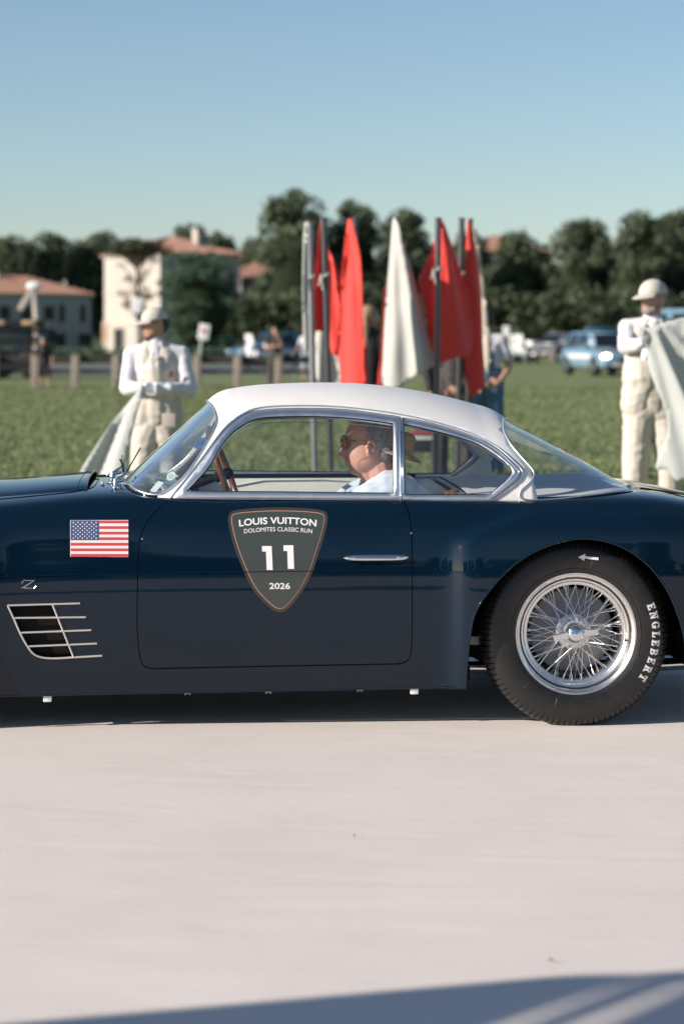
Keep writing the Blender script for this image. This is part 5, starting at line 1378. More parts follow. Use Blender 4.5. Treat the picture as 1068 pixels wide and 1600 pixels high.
M['overall'] = mat('ecru_drill', (0.52, 0.48, 0.425), .85, var=.05, vscale=9, bump=.002, bscale=35)
M['glove'] = mat('white_glove', (0.74, 0.74, 0.77), .8, var=.03)
M['cap'] = mat('ecru_cap_cloth', (0.50, 0.47, 0.41), .85, var=.06, vscale=25, bump=.001, bscale=120)
M['blackcloth'] = mat('black_cloth', (0.012, 0.012, 0.014), .8, var=.2, bump=.002, bscale=40)
M['greycloth'] = mat('dark_grey_cloth', (0.055, 0.050, 0.052), .85, var=.15, bump=.002, bscale=40)
M['jeans'] = mat('blue_denim', (0.09, 0.17, 0.26), .85, var=.25, vscale=16, bump=.002, bscale=60)
M['palejeans'] = mat('pale_denim', (0.36, 0.46, 0.50), .85, var=.12, vscale=16, bump=.002, bscale=60)
M['hairgrey'] = mat('grey_hair', (0.11, 0.10, 0.095), .6, vscale=120, bump=.002, bscale=200, col2=(0.30, 0.28, 0.26), stretch=(1, 1, .25))
M['hairdark'] = mat('dark_hair', (0.02, 0.014, 0.010), .5, var=.3, vscale=80, bump=.002, bscale=150)
M['hairblond'] = mat('dark_blond_hair', (0.20, 0.14, 0.075), .5, vscale=60, bump=.003, bscale=90, col2=(0.32, 0.24, 0.14), stretch=(1, 1, .2))
M['beard'] = mat('grey_beard', (0.22, 0.19, 0.17), .8, var=.3, vscale=120)
M['stubble'] = mat('dark_beard', (0.10, 0.060, 0.042), .8, var=.3, vscale=120)
M['shoe'] = mat('dark_shoe', (0.02, 0.018, 0.016), .5, var=.2)
def cap_hat(parent, c, s, yaw, m, tilt=6, nm='cap'):
    Mx = Matrix.Translation(c) @ Matrix.Rotation(R(yaw-90), 4, 'Z') @ Matrix.Rotation(R(tilt), 4, 'Y') @ Matrix.Scale(s, 4)
    V = []; Fc = []; n = 24; m_ = 10
    for i in range(m_+1):
        a = math.pi/2*i/m_
        for k in range(n):
            t = 2*math.pi*k/n; V.append(Mx @ Vector((.106*math.cos(t)*math.cos(a)-.006, .088*math.sin(t)*math.cos(a), .035+.100*math.sin(a)**.9)))
    for i in range(m_):
        for k in range(n): Fc.append((i*n+k, i*n+(k+1) % n, (i+1)*n+(k+1) % n, (i+1)*n+k))
    hat = mesh(nm, V, Fc, m, parent, True); md = hat.modifiers.new('t', 'SOLIDIFY'); md.thickness = .004*s; md.offset = 1
    V = []; Fc = []
    for i in range(6):
        for k in range(13):
            t = R(-68+136*k/12); r = i/5; ex = .085*r*math.cos(t*1.05)**.5 if abs(t) < R(85) else 0
            V.append(Mx @ Vector(((.100+ex)*math.cos(t)+.002*r, .088*math.sin(t)*(1+.06*r), .040-.016*r*r-.010*r*abs(math.sin(t)))))
    for i in range(5):
        for k in range(12): Fc.append((i*13+k, i*13+k+1, (i+1)*13+k+1, (i+1)*13+k))
    b = mesh('brim', V, Fc, m, hat, True); md = b.modifiers.new('t', 'SOLIDIFY'); md.thickness = .004*s
    MB().ell(Mx @ Vector((-.006, 0, .137)), (.006*s, .006*s, .004*s), 8, 5).build('button', m, hat, True)
    st = []
    for k in range(6):
        t = 2*math.pi*k/6; st.append([Mx @ Vector((.1075*math.cos(t)*math.cos(a)-.006, .0895*math.sin(t)*math.cos(a), .035+.1015*math.sin(a)**.9)) for a in np.linspace(.1, 1.5, 7)])
    sm = MB()
    for q in st: sm.tube(q, .0016*s, 5)
    sm.build('seams', m, hat, True)
    return hat
def hair(parent, c, s, yaw, m, long=False, vox=.008, short=False):
    Mx = Matrix.Translation(c) @ Matrix.Rotation(R(yaw-90), 4, 'Z')
    h = MB(); h.ell(Mx @ Vector((-.016*s, 0, .030*s)), (.098*s, .083*s, .098*s), 24, 16, Mx.to_3x3().to_4x4())
    h.ell(Mx @ Vector((-.050*s, 0, (-.010 if not short else .012)*s)), (.066*s, .076*s, (.080 if not short else .052)*s), 20, 14, Mx.to_3x3().to_4x4())
    if long:
        h.cap(Mx @ Vector((-.07*s, 0, 0)), Mx @ Vector((-.10*s, 0, -.36*s)), .075*s, .05*s); h.cap(Mx @ Vector((-.05*s, .05*s, 0)), Mx @ Vector((-.06*s, .07*s, -.34*s)), .05*s, .035*s); h.cap(Mx @ Vector((-.05*s, -.05*s, 0)), Mx @ Vector((-.06*s, -.07*s, -.34*s)), .05*s, .035*s)
    return h.remesh('hair', vox, m, parent, 1, .004, 60, .3)
def figure(nm, loc, h, yaw_head, arms, legs=None, vox=.010, top='overall', sleeve='wshirt', trou='overall', skin='skin', gloves=False, bodyyaw=0, lean=0.0, belly=0.0, hands=None, wide=1.0, crot=.47, short_sleeve=False, shorts=False, head_off=(0, 0), wr=.004):
    """arms: two of (shoulder, elbow, wrist, hand dir, palm normal); coordinates in metres about the root, x right, y away, z up"""
    root = empty(nm, loc); s = h/1.78; k = s
    hz = h-.125*s-.0; hc = Vector((head_off[0], head_off[1], hz)); hip = crot*h+.04*s
    lg = legs or [((-.09*s, 0, hip), (-.12*s, -.01, .27*h), (-.13*s, .02, .05*h)), ((.09*s, 0, hip), (.12*s, -.01, .27*h), (.13*s, .02, .05*h))]
    nb = Vector((hc.x*.6, hc.y*.6, .845*h)); wst = Vector((0, 0, .62*h)); pel = Vector((0, 0, .53*h)); chest = Vector((hc.x*.4, hc.y*.4, .745*h))
    b = MB(); Mx = head_prims(b, hc, s*1.0, yaw_head, n=40)
    b.cap(nb-Vector((0, 0, .02)), hc+Vector((0, .01, -.06*s)), .062*s, .056*s); b.cap(chest, wst, .12*s, .11*s); b.cap(wst, pel, .11*s, .12*s); b.cap(nb-Vector((0, 0, .03)), chest, .08*s, .12*s)
    for A in arms:
        S_, E_, W_ = [Vector(q) for q in A[:3]]; b.cap(chest, S_, .07*s, .050*s); b.cap(S_, E_, .047*s, .038*s); b.cap(E_, W_, .036*s, .026*s)
        if not gloves: hand_prims(b, W_, A[3], A[4], s*1.05, A[5] if len(A) > 5 else 35, A[6] if len(A) > 6 else 1)
        else: b.cap(W_, W_+Vector(A[3]).normalized()*.07*s, .024*s, .022*s)
    for L in lg:
        a, kn, an = [Vector(q) for q in L]; b.cap(pel, a, .10*s, .085*s); b.cap(a, kn, .080*s, .052*s); b.cap(kn, an, .050*s, .036*s); b.cap(an, an+Vector((0, -.12*s, -.045*s)), .036*s, .028*s)
    body_o = b.remesh('body', vox, M[skin], root, 1)
    # shirt: sleeves, collar, upper torso
    sh_ = MB(); g = .012*s
    sh_.cap(nb-Vector((0, 0, .035)), nb+Vector((0, 0, .012)), .078*s, .068*s)
    tw = .145*s*wide; sh_.cap(nb-Vector((0, 0, .05*s)), chest, .092*s, .138*s)
    for sx in (-1, 1): sh_.cap(chest+Vector((sx*tw*.45, 0, 0)), wst+Vector((sx*tw*.38, -belly*.5, 0)), .115*s, .108*s+belly*.4)
    for A in arms:
        S_, E_, W_ = [Vector(q) for q in A[:3]]; sh_.cap(nb-Vector((0, 0, .05*s)), S_, .075*s, .066*s); sh_.cap(chest+(S_-chest)*.4, S_, .085*s, .068*s)
        if short_sleeve: sh_.cap(S_, S_.lerp(E_, .6), .066*s, .062*s)
        else: sh_.cap(S_, E_, .068*s, .060*s); sh_.cap(E_, E_.lerp(W_, .92), .058*s, .040*s)
    sh_.remesh('shirt', vox, M[sleeve], root, 1, wr*s, 9, 1.6)
    if gloves:
        gl = MB()
        for A in arms: hand_prims(gl, A[2], A[3], A[4], s*1.08, A[5] if len(A) > 5 else 35, A[6] if len(A) > 6 else 1, .002); gl.cap(Vector(A[2])-Vector(A[3]).normalized()*.04*s, A[2], .034*s, .030*s)
        gl.remesh('gloves', vox*.7, M['glove'], root, 1)
    t = MB(); 
    t.cap(chest, wst, .135*s, .145*s+belly*.3); t.cap(wst, pel, .145*s+belly*.3, .14*s); t.cap(pel, pel-Vector((0, 0, .05*s)), .13*s, .10*s)
    if top == 'overall':      # bib-and-brace overall with a sleeveless upper
        for sx in (-1, 1):
            t.cap(chest+Vector((sx*tw*.50, -.005, .075*s)), wst+Vector((sx*tw*.42, -belly*.6, 0)), .100*s, .122*s+belly*.4)
            t.cap(nb+Vector((sx*.055*s, .0, -.030*s)), chest+Vector((sx*tw*.80, 0, .035*s)), .060*s, .085*s)
            t.cap(nb+Vector((sx*.045*s, -.045*s, -.005*s)), nb+Vector((sx*.085*s, -.06*s, -.075*s)), .024*s, .020*s)
    ww = .092*s*wide
    for sx in (-1, 1): t.cap(wst+Vector((sx*tw*.40, -belly*.6, .0)), pel+Vector((sx*ww, -belly*.2, -.02*s)), .122*s+belly*.3, .118*s)
    for i, L in enumerate(lg):
        a, kn, an = [Vector(q) for q in L]; e = an if not shorts else kn
        t.cap(pel+(a-pel)*.5, a, .120*s, .115*s); t.cap(a, kn, .112*s, .088*s)
        if not shorts: t.cap(kn, an+Vector((0, 0, -.01)), .085*s, .082*s)
    t.remesh('overalls' if top == 'overall' else ('shorts' if shorts else 'trousers'), vox, M[trou], root, 1, wr*1.3*s, 8, 1.4)
    so = MB()
    for L in lg: an = Vector(L[2]); so.cap((an.x, an.y+.04*s, .042*s), (an.x, an.y-.16*s, .036*s), .046*s, .040*s)
    so.remesh('shoes', .010, M['shoe'], root, 1)
    return root, hc, s
# -- left marshal, arms crossed, holding a rolled pale flag
Y1 = 17.5; zg = -.05
r1, hc, s = figure('person', (at(245, 523, Y1).x, Y1, zg), 1.685, -66,
    [((-.185, 0, 1.345), (-.215, -.07, 1.095), (-.085, -.21, 1.105), (1, -.35, -.05), (0, 1, .2), 45, 1),
     ((.185, 0, 1.345), (.245, -.07, 1.085), (.075, -.24, 1.100), (-1, -.12, .05), (0, 1, .2), 30, -1)],
    vox=.009, gloves=True, crot=.40, head_off=(-.015, -.02), wr=.004)
cap_hat(r1, hc+Vector((0, 0, .0)), s*1.0, -66, M['cap'], 8); hair(r1, hc+Vector((.012, .014, -.012)), s*.93, -66, M['hairdark'], short=True)
bd = MB(); Mh = Matrix.Translation(hc) @ Matrix.Rotation(R(-66-90), 4, 'Z')
bd.ell(Mh @ Vector((.066, 0, -.104)), (.030, .036, .014), 14, 10, Mh.to_3x3().to_4x4())
for sg in (-1, 1): bd.cap(Mh @ Vector((.055, sg*.036, -.092)), Mh @ Vector((.002, sg*.064, -.045)), .010, .007)
bd.remesh('beard', .006, M['stubble'], r1, 1)
def strip(nm, pts, r, m, par): return MB().tube(pts, r, 6).build(nm, m, par, True)
M['seam'] = mat('dark_seam_cloth', (.46, .41, .36), .85, var=.05)  # slightly darker cloth for the zip and pocket
strip('zip', [(-.02, -.135, 1.36), (-.015, -.165, 1.25), (-.01, -.165, 1.16)], .007, M['seam'], r1)
MB().box((.115, -.150, 1.20), (.035, .012, .05), bev=.004).build('chest_badge', M['brown'], r1, True)
MB().box((.10, -.165, .86), (.10, .02, .10), bev=.006).build('pocket', M['seam'], r1, True)
tag(r1, 'person in a cap, white shirt and ecru overalls with crossed arms, left of the windscreen', 'person')
# -- right marshal with a grey beard
Y2 = 17.3
r2, hc, s = figure('person', (at(1018, 523, Y2).x, Y2, zg), 1.885, -42,
    [((-.175, 0, 1.540), (-.205, -.13, 1.405), (-.09, -.28, 1.425), (1, -.12, .02), (0, 1, .2), 50, 1),
     ((.19, 0, 1.535), (.26, -.12, 1.37), (.03, -.30, 1.355), (-1, -.1, .0), (0, 1, .2), 50, -1)],
    vox=.009, gloves=True, crot=.455, belly=.06, wide=1.12, head_off=(.005, -.03), wr=.004, skin='skin_red')
cap_hat(r2, hc, s*1.0, -52, M['cap'], 8); hair(r2, hc+Vector((.008, .018, -.012)), s*.93, -42, M['hairgrey'], short=True)
bd = MB(); Mh = Matrix.Translation(hc) @ Matrix.Rotation(R(-42-90), 4, 'Z')
bd.ell(Mh @ Vector((.068, 0, -.088)), (.036, .046, .034), 14, 10, Mh.to_3x3().to_4x4())
bd.ell(Mh @ Vector((.092, 0, -.046)), (.014, .030, .008), 12, 8, Mh.to_3x3().to_4x4())
for sg in (-1, 1): bd.cap(Mh @ Vector((.062, sg*.040, -.080)), Mh @ Vector((.012, sg*.070, -.03)), .020, .012)
bd.remesh('beard', .006, M['beard'], r2, 1)
M['dkcloth'] = mat('navy_kerchief', (.05, .06, .09), .8)
strip('glove_band', [(-.105, -.30, 1.46), (-.10, -.325, 1.425), (-.105, -.30, 1.39)], .010, M['dkcloth'], r2)
MB().cap((-.05, -.09, 1.56), (-.02, -.125, 1.52), .012, .010).cap((.05, -.09, 1.56), (.02, -.125, 1.52), .012, .010).build('kerchief', M['dkcloth'], r2, True)
tag(r2, 'person with a grey beard, cap and ecru overalls at the right edge', 'person')
# -- spectators
def spect(px, Y, h, yaw, arms, lb, **kw):
    r, hc, s = figure('person', (at(px, 523, Y).x, Y, zg), h, yaw, arms, vox=kw.pop('vox', .02), **kw); tag(r, lb, 'person'); return r, hc, s
r, hc, s = spect(429, 66, 1.74, 0, [((-.19, 0, 1.42), (-.24, -.06, 1.13), (.02, -.24, 1.18), (1, 0, 0), (0, 1, 0)), ((.19, 0, 1.42), (.20, -.16, 1.20), (.06, -.20, 1.46), (-.2, 0, 1), (0, 1, 0))],
    'person in a black shirt and grey trousers with one hand at the chin', top='shirt', sleeve='blackcloth', trou='greycloth', short_sleeve=True, crot=.44); hair(r, hc, s, 0, M['hairdark'], vox=.015)
r, hc, s = spect(69, 65, 1.42, 20, [((-.18, 0, 1.12), (-.26, -.14, .96), (-.30, -.28, 1.12), (0, -.3, 1), (1, 0, 0)), ((.18, 0, 1.12), (.24, -.05, .86), (.22, -.14, .66), (0, 0, -1), (-1, 0, 0))],
    'person in dark clothes with one bare forearm raised beside the dark truck', top='shirt', sleeve='blackcloth', trou='blackcloth', short_sleeve=True, shorts=True, head_off=(-.03, -.08)); hair(r, hc, s, 20, M['hairgrey'], vox=.015)
r, hc, s = spect(480, 72, 1.72, -60, [((-.17, 0, 1.38), (-.27, -.10, 1.12), (-.36, -.20, .98), (-.3, -.3, -.6), (1, 0, 0)), ((.15, .05, 1.38), (.12, -.10, 1.12), (-.05, -.25, 1.0), (-.6, -.3, -.3), (1, 0, 0))],
    'person in a white shirt and red cap pushing a bicycle behind the left poles', top='shirt', sleeve='wshirt', trou='palejeans', short_sleeve=True, shorts=True, head_off=(-.04, -.05))
M['redcap'] = mat('red_cap_cloth', (.30, .05, .06), .8); cap_hat(r, hc, s*1.08, -60, M['redcap'])
r, hc, s = spect(577, 24.5, 1.80, 100, [((-.18, 0, 1.45), (-.22, .02, 1.18), (-.20, -.06, .96), (0, -.2, -1), (1, 0, 0)), ((.17, 0, 1.45), (.20, .02, 1.18), (.16, -.10, .96), (0, -.2, -1), (-1, 0, 0))],
    'person in black with long blond hair standing behind the bright red flag', top='shirt', sleeve='blackcloth', trou='blackcloth', vox=.014); hair(r, hc, s, 100, M['hairblond'], True, .012)
r, hc, s = spect(706, 23.6, 1.76, 170, [((-.19, 0, 1.42), (-.25, .02, 1.15), (-.22, -.06, .92), (0, -.2, -1), (1, 0, 0)), ((.19, 0, 1.42), (.24, -.05, 1.12), (.06, -.16, .94), (-1, -.2, -.3), (0, 1, 0))],
    'person in dark clothes hidden behind the right group of red flags', top='shirt', sleeve='blackcloth', trou='greycloth', vox=.014, wide=1.1, crot=.45); hair(r, hc, s, 170, M['hairdark'], vox=.012)
r, hc, s = spect(757, 25, 1.78, -150, [((-.17, 0, 1.43), (-.22, .02, 1.16), (-.15, -.12, .98), (.6, -.3, -.5), (0, 1, 0)), ((.17, 0, 1.43), (.26, .0, 1.14), (.14, -.20, .99), (-1, -.2, -.2), (0, 1, 0))],
    'person in a white sleeveless top and blue jeans right of the flags', top='shirt', sleeve='wshirt', trou='jeans', short_sleeve=True, vox=.012); hair(r, hc, s, -150, M['hairdark'], vox=.012)
# -- bicycle
bk = empty('bicycle', (at(464, 523, 71.5).x, 71.5, -.05), R(70))
for x in (-.52, .52): MB().tube([(x+.33*math.cos(a), 0, .34+.33*math.sin(a)) for a in np.linspace(0, 2*math.pi, 33)[:-1]], .016, 6, True).build('wheel', M['steel'], bk, True)
MB().tube([(.52, 0, .34), (.1, 0, .30), (-.38, 0, .78), (.02, 0, .80), (.1, 0, .30)], .018, 6).tube([(.52, 0, .34), (.02, 0, .80)], .014, 6).tube([(-.52, 0, .34), (-.36, 0, 1.0)], .016, 6).build('frame', M['steel'], bk, True)
MB().tube([(-.36, -.27, 1.02), (-.38, 0, 1.0), (-.36, .27, 1.02)], .014, 6).build('handlebar', M['black'], bk, True); MB().box((.0, 0, .93), (.24, .13, .06), bev=.02).build('saddle', M['black'], bk, True)
tag(bk, 'bicycle held by the person in the red cap', 'bicycle')
# -- black case on the lawn seen through the quarter window
bg_ = empty('equipment_bag', (at(662, 523, 28.6).x, 28.6, -.05)); MB().box((0, 0, .16), (.46, .26, .20), bev=.04).build('case', M['blackcloth'], bg_, True)
MB().tube([(-.12, 0, .26), (-.10, 0, .34), (.10, 0, .34), (.12, 0, .26)], .012, 6).build('handle', M['blackcloth'], bg_, True)
MB().cap((-.14, -.02, .30), (.14, -.02, .29), .028, .028).build('red_roll', M['redcap'], bg_, True); MB().box((0, -.14, .24), (.34, .02, .03), bev=.005).build('white_trim', M['signw'], bg_, True)
for x in (-.15, .15): MB().cap((x, 0, .03), (x, 0, .07), .03, .03).build('foot', M['blackcloth'], bg_, True)
tag(bg_, 'black equipment bag with a red roll on the lawn, seen through the quarter window', 'bag')

# -- driver
dxl, dzl = pix2loc(574, 697.5, .42); hc = Vector((float(dxl), .42, float(dzl)))
DR = empty('person', CAR.matrix_world @ Vector((0, 0, 0)) if False else (OX, OY, 0), PSI)
b = MB(); Mx = head_prims(b, hc, 1.0, -90, pitch=4, fat=1.0, n=84)
b.cap(hc+Vector((.045, 0, -.07)), hc+Vector((.075, 0, -.17)), .066, .074); b.cap(hc+Vector((-.018, 0, -.082)), hc+Vector((.035, 0, -.112)), .040, .056)
ch = hc+Vector((.10, 0, -.27)); hipp = Vector((hc.x+.12, .42, .50)); b.cap(ch, hipp, .14, .15)
for sy in (-1, 1):
    S_ = hc+Vector((.070, sy*.165, -.178)); E_ = S_+Vector((-.25, sy*.03, -.125)); W_ = Vector((-1.19, .42+sy*.16, .70)); b.cap(ch, S_, .08, .055); b.cap(S_, E_, .05, .042); b.cap(E_, W_, .04, .028)
    hand_prims(b, W_, (-.9, 0, .35), (0, -sy, 0), 1.0, 60, sy)
    b.cap(hipp, hipp+Vector((-.42, sy*.10, .06)), .09, .065); b.cap(hipp+Vector((-.42, sy*.10, .06)), hipp+Vector((-.72, sy*.10, -.18)), .062, .04)
b.remesh('body', .0042, M['skin_red'], DR, 1)
sh_ = MB(); sh_.cap(hc+Vector((.080, 0, -.150)), hc+Vector((.095, 0, -.20)), .080, .095)
for q in (-1, 1): sh_.cap(ch+Vector((0, q*.07, .03)), hipp+Vector((-.02, q*.07, .06)), .135, .155)
for sy in (-1, 1):
    S_ = hc+Vector((.070, sy*.165, -.178)); E_ = S_+Vector((-.25, sy*.03, -.125)); W_ = Vector((-1.16, .42+sy*.16, .70)); sh_.cap(hc+Vector((.08, sy*.06, -.165)), S_, .072, .080); sh_.cap(S_, E_, .080, .066); sh_.cap(E_, E_.lerp(W_, .9), .064, .042); sh_.cap(S_+Vector((0, -sy*.05, 0)), hc+Vector((-.04, sy*.06, -.26)), .080, .09)
sh_.remesh('shirt', .006, M['bshirt'], DR, 1, .008, 9, 1.4)
co = MB()   # standing collar
ring = [hc+Vector((.062+.072*math.cos(a)+.0*math.sin(a), .068*math.sin(a), -.128+.030*math.cos(a))) for a in np.linspace(-2.6, 2.6, 25)]
V = []; 
for p in ring: V += [p+Vector((0, 0, .018)), p+Vector((.012*(1 if p.x > hc.x+.06 else -.2), (p.y-.42)*.22, -.030))]
mesh('collar', V, [(2*i, 2*i+1, 2*i+3, 2*i+2) for i in range(24)], M['bshirt'], DR, True).modifiers.new('t', 'SOLIDIFY').thickness = .004
# hair: short, grey, receding, combed back
h = MB(); I4 = Matrix.Identity(4)
h.ell(hc+Vector((.030, 0, .036)), (.083, .081, .086), 28, 18); h.ell(hc+Vector((.060, 0, -.020)), (.058, .074, .066), 22, 14); h.ell(hc+Vector((.010, 0, .062)), (.080, .068, .060), 22, 14)
ho = h.remesh('hair', .0045, M['hairgrey'], DR, 1, .0022, 110, .5)
cutp = []
bm = bmesh.new(); bm.from_mesh(ho.data)   # clear the ear and temple
dl_ = [v for v in bm.verts if (v.co.x-hc.x < -.042 and v.co.z-hc.z < .082-(v.co.x-hc.x+.042)*-.2) or ((v.co.x-hc.x+.004)**2+(v.co.z-hc.z+.004)**2 < .032**2) or (v.co.x-hc.x < .022 and v.co.z-hc.z < -.006) or (v.co.x-hc.x < .0 and v.co.z-hc.z < .040)]
bmesh.ops.delete(bm, geom=dl_, context='VERTS'); bm.to_mesh(ho.data); bm.free()
# glasses
M['amber'] = mat('amber_frame', (.22, .085, .014), .25, 0, .6, var=.2, vscale=60); M['lens'] = glass_mat('tinted_lens', (.32, .20, .10), 1.0)
gs = empty('glasses', DR.location, PSI); gl = MB()
for sy in (-1, 1):
    c_ = hc+Vector((-.101, sy*.034, .016)); lp = [c_+Vector((.012*abs(math.sin(a))*0+.010*(abs(sy*.034+.028*math.cos(a))/.06)**2, .027*math.cos(a), .020*math.sin(a))) for a in np.linspace(0, 2*math.pi, 25)[:-1]]
    MB().tube(lp, .0032, 6, True).build('rim', M['amber'], gs, True)
    mesh('lens', [tuple(p) for p in lp], [tuple(range(24))], M['lens'], gs)
    MB().tube([c_+Vector((.012, sy*.028, .010)), hc+Vector((-.055, sy*.080, .024)), hc+Vector((-.004, sy*.086, .014)), hc+Vector((.012, sy*.084, .0))], .0044, 6, flat=.8).build('temple_arm', M['amber'], gs, True)
MB().tube([hc+Vector((-.099, -.010, .022)), hc+Vector((-.103, 0, .025)), hc+Vector((-.099, .010, .022))], .0025, 6).build('bridge', M['amber'], gs, True)
tag(gs, 'amber framed sunglasses worn by the driver', 'glasses')
eb = MB()
for sy in (-1, 1): eb.ell(hc+Vector((-.090, sy*.034, .040)), (.006, .018, .004), 10, 6)
eb.build('eyebrows', M['hairgrey'], DR, True)
tag(DR, 'elderly driver with grey hair and a pale blue shirt inside the coupe', 'person')
# straw-coloured hat hanging on the driver's back
M['felt'] = mat('tan_felt', (.36, .25, .17), .8, var=.08, vscale=20, bump=.001, bscale=90)
hx_, hz_ = pix2loc(636, 703, .44)
ht = empty('brimmed_hat', (OX, OY, 0), PSI); hcn = Vector((float(hx_)-.03, .45, float(hz_)-.015)); Mh = Matrix.Translation(hcn) @ Matrix.Rotation(R(18), 4, 'Y')
hb_ = MB().lathe([(.075, .0), (.11, -.002), (.142, -.010), (.146, -.006), (.11, .006), (.075, .008)], 40, 'Z'); hb_.v = [tuple(Mh @ Vector((p[0]*.62, p[1], p[2]))) for p in hb_.v]; hb_.build('brim', M['felt'], ht, True)
hb_ = MB().lathe([(.080, .0), (.078, .04), (.070, .075), (.045, .088), (.001, .082)], 40, 'Z'); hb_.v = [tuple(Mh @ Vector((p[0]*.62, p[1], p[2]))) for p in hb_.v]; hb_.build('crown', M['felt'], ht, True)
MB().tube([hcn+Vector((-.03, -.05, .0)), hc+Vector((.10, -.085, -.130)), hc+Vector((.04, -.09, -.155)), hc+Vector((.0, -.07, -.175))], .0028, 6).build('cord', M['black'], ht, True)
tag(ht, 'tan brimmed hat hanging by a cord behind the driver neck', 'hat')
# brown gloves on the bench
gx, gz = pix2loc(700, 771, .34)
gv = empty('driving_gloves', (OX, OY, 0), PSI); g_ = MB(); c_ = Vector((float(gx), .36, float(gz)-.012)); g_.cap(c_, c_+Vector((.03, .02, .010)), .018, .016)
for k in range(4): g_.cap(c_+Vector((.02, .012*k-.01, .008)), c_+Vector((.052, .016*k-.01, .006-.006*k)), .008, .007)
g_.cap(c_, c_+Vector((-.05, 0, -.004)), .014, .010); g_.remesh('leather', .004, M['brown'], gv, 1, .003, 60)
tag(gv, 'crumpled brown leather gloves lying behind the driver seat', 'gloves')

# ------------------------------------------------------------------ flags and poles
M['red'] = mat('red_flag_cloth', (0.84, 0.060, 0.048), .75, var=.05, vscale=3, bump=.002, bscale=25, transl=.13, sheen=.1)
M['pale'] = mat('pale_flag_cloth', (0.56, 0.56, 0.53), .7, var=.05, vscale=3, bump=.002, bscale=25, transl=.22)
M['beige'] = mat('beige_flag_cloth', (0.62, 0.56, 0.46), .75, var=.05, vscale=3, bump=.002, bscale=25, transl=.2)
M['gauze'] = mat('pale_gauze', (0.60, 0.63, 0.61), .7, var=.06, vscale=4, bump=.002, bscale=30, transl=.35)
M['poledk'] = mat('dark_pole_metal', (0.10, 0.10, 0.105), .35, .8, var=.1, vscale=6)
M['poleg'] = mat('grey_pole_metal', (0.30, 0.30, 0.31), .35, .8, var=.1, vscale=6)
def cloth(nm, pts, Y, m, lb, cat='flag', amp=.05, freq=9, ph=0.0, fan=None, tilt=0.0, group=None, parent=None, lean_y=0.0):
    """a hanging cloth with vertical folds that fan out from its top"""
    P = [at(px, py, Y) for px, py in pts]; c = P[0]
    poly = [(p.x, p.z) for p in P]; poly = [tuple(q) for q in smoothpath(poly, 4, True)]
    v2, f = cdt(resample(poly, .03), [], .028, .045)
    apx = at(*fan, Y) if fan else P[0]; zmin = v2[:, 1].min(); zt = apx.z
    V = []
    for x, z in v2:
        d = max(.06, zt+.12-z); t = (x-apx.x)/d; g = min(1, (zt-z)/.5+.15)
        yy = amp*g*math.sin(t*freq*2.2+ph+.6*noise.noise(Vector((x*3, z*2, ph))))+amp*.5*g*math.sin(t*freq*5.1+ph*2)+amp*.7*g*noise.noise(Vector((x*4, z*1.2, 3+ph)))
        V.append((x, Y+yy+tilt*(x-apx.x)+lean_y*(zt-z), z))
    o = mesh(nm, V, f, m, parent, True); md = o.modifiers.new('t', 'SOLIDIFY'); md.thickness = .004
    if parent is None: tag(o, lb, cat, group)
    return o
def pole(px0, py0, px1, py1, Y, w, m, lb, tie=None):
    a = at(px0, py0, Y); b_ = at(px1, py1, Y); d = (b_-a)/(b_.z-a.z); base = a+d*(-.05-a.z)
    r = empty('flag_pole', base); q = a-base
    MB().tube([Vector((0, 0, 0)), q], w*Y/F/2, 14).build('shaft', m, r, True)
    MB().tube([q, q+Vector((0, 0, .012))], w*Y/F/2*1.25, 14).build('end_cap', M['poledk'], r, True)
    MB().lathe([(.001, .03), (.16, .03), (.18, .02), (.18, 0)], 24, 'Z').build('foot_plate', M['poledk'], r, True)
    if tie:
        tz = at(px0, tie, Y).z+.05; c = q*(tz/q.z); w_ = w*Y/F/2*1.35
        MB().tube([c+Vector((w_*math.cos(t), w_*math.sin(t), .02*math.sin(t*1.3))) for t in np.linspace(0, 2*math.pi, 17)[:-1]], .010, 6, True).cap(c+Vector((-w_, -w_, 0)), c+Vector((-w_*1.6, -w_*1.3, -.09)), .009, .006).cap(c+Vector((-w_, -w_, 0)), c+Vector((-w_*.6, -w_*1.4, -.13)), .009, .006).build('ribbon_tie', M['pale'], r, True)
    tag(r, lb, 'flag pole', 'tall flag poles standing on the lawn')
pole(483.5, 346, 491.5, 735, 20.6, 10, M['poleg'], 'leftmost flag pole, grey, seen again through the door window', 433)
pole(505.5, 342, 516.5, 735, 20.4, 9.5, M['poledk'], 'second flag pole from the left with a white ribbon tie', 430)
pole(554.5, 341, 556, 735, 22.2, 8.5, M['poledk'], 'flag pole behind the bright red flag')
pole(618, 341, 617, 735, 21.6, 7, M['poledk'], 'flag pole hidden behind the white flag')
pole(684.3, 342, 680.0, 735, 20.8, 9.5, M['poledk'], 'dark flag pole between the two right red flags, seen again through the quarter window', 420)
pole(721, 342, 714, 735, 21.8, 9, M['poledk'], 'dark flag pole behind the large right red flag', 428)
pole(735, 343, 728, 735, 23.0, 7, M['poledk'], 'rightmost dark flag pole behind the beige cloth')
GF = 'flags on the tall poles'
cloth('flag', [(475.5, 347), (480, 347), (481.5, 400), (481, 470), (481, 545), (476, 547), (472.5, 470), (473, 400)], 20.35, M['pale'], 'narrow white flag rolled along the leftmost pole', fan=(478, 345), amp=.02, freq=5, group=GF)
cloth('flag', [(494, 512), (508, 517), (514, 545), (527, 552), (529, 604), (505, 600), (494, 588)], 21.4, M['pale'], 'pale flag hanging low behind the two left poles', fan=(505, 480), amp=.04, freq=8, group=GF)
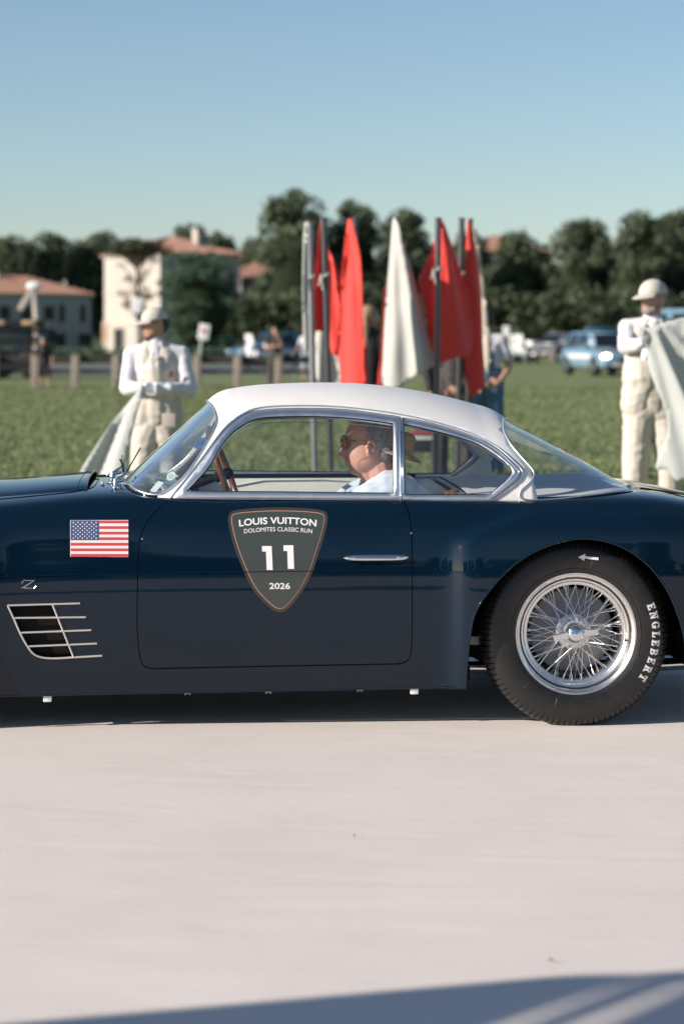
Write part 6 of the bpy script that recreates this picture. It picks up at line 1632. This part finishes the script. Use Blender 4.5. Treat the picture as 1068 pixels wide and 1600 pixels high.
cloth('flag', [(501, 341), (504, 345), (509, 375), (517, 398), (526, 418), (531.5, 432), (532, 500), (528, 556), (518, 551), (511, 520), (486, 514), (489, 480), (495, 405)], 20.75, M['red'], 'red flag tied to the second pole with a white ribbon', fan=(503, 338), amp=.05, freq=8, ph=1.0, group=GF)
cloth('flag', [(544, 341), (548, 343), (556, 372), (562, 400), (565, 450), (568, 520), (572, 560), (570, 604), (529, 604), (528, 565), (530, 500), (533, 440), (538, 385)], 21.6, M['red'], 'bright red flag hanging straight left of the white flag', fan=(545, 336), amp=.045, freq=7, ph=2.0, group=GF, tilt=-.2)
cloth('flag', [(603, 445), (598, 500), (594, 560), (592, 608), (622, 608), (622, 540), (614, 470)], 21.9, M['red'], 'red flag mostly hidden behind the white flag', fan=(606, 400), amp=.04, freq=8, ph=.5, group=GF)
cloth('flag', [(614, 340), (619, 344), (627, 370), (639, 408), (651, 448), (663, 500), (673, 542), (679.5, 568), (661, 580), (640, 592), (626, 605), (599, 603), (598, 560), (601, 500), (606, 430), (610, 380)], 21.2, M['pale'], 'large white flag hanging in the middle of the group', fan=(616, 336), amp=.075, freq=6.5, ph=2.6, group=GF)
cloth('flag', [(680, 374), (671, 395), (661, 418), (653, 438), (660, 472), (668, 510), (675, 560), (688, 566), (690, 450)], 21.3, M['red'], 'red flag spreading left from the dark middle pole', fan=(682, 366), amp=.05, freq=7, ph=.4, group=GF)
cloth('flag', [(687.5, 342), (693, 348), (703, 372), (714, 402), (726, 436), (738, 468), (741, 530), (733, 556), (714, 558), (700, 563), (687, 566), (686.5, 450)], 21.1, M['red'], 'wide darker red flag spreading right from the dark middle pole', fan=(688, 336), amp=.06, freq=6, ph=3.4, group=GF, tilt=.75)
cloth('flag', [(731, 342), (735, 346), (741, 375), (749, 415), (753, 470), (755, 540), (757.5, 603), (748, 611), (735, 620), (729, 600), (724, 560), (722, 500), (725, 430), (728, 380)], 21.9, M['red'], 'long dark red flag reaching lowest at the right of the group', fan=(732, 336), amp=.05, freq=6, ph=4.2, group=GF, tilt=.9)
cloth('flag', [(741, 354), (746, 366), (753, 420), (760, 480), (765, 530), (766.5, 560), (762, 583), (757, 570), (753, 500), (746, 430), (741, 380)], 22.6, M['beige'], 'narrow beige flag at the far right of the group', fan=(743, 348), amp=.03, freq=6, group=GF)
cloth('flag', [(222, 600), (214, 612), (196, 634), (172, 664), (146, 702), (124, 738), (108, 790), (180, 800), (194, 730), (204, 690), (214, 645), (226, 608)], 17.12, M['gauze'], 'pale gauzy flag trailing down left from the crossed arms of the left marshal', fan=(224, 596), amp=.035, freq=5, tilt=-.15)
cloth('flag', [(1004, 517), (1022, 509), (1045, 502), (1068, 496), (1110, 492), (1125, 620), (1112, 780), (1075, 748), (1058, 752), (1042, 735), (1026, 733), (1036, 700), (1043, 672), (1040, 640), (1028, 612), (1016, 580), (1009, 545)], 16.86, M['gauze'], 'pale gauzy flag spread beside the bearded marshal at the right edge', fan=(1006, 505), amp=.05, freq=5)
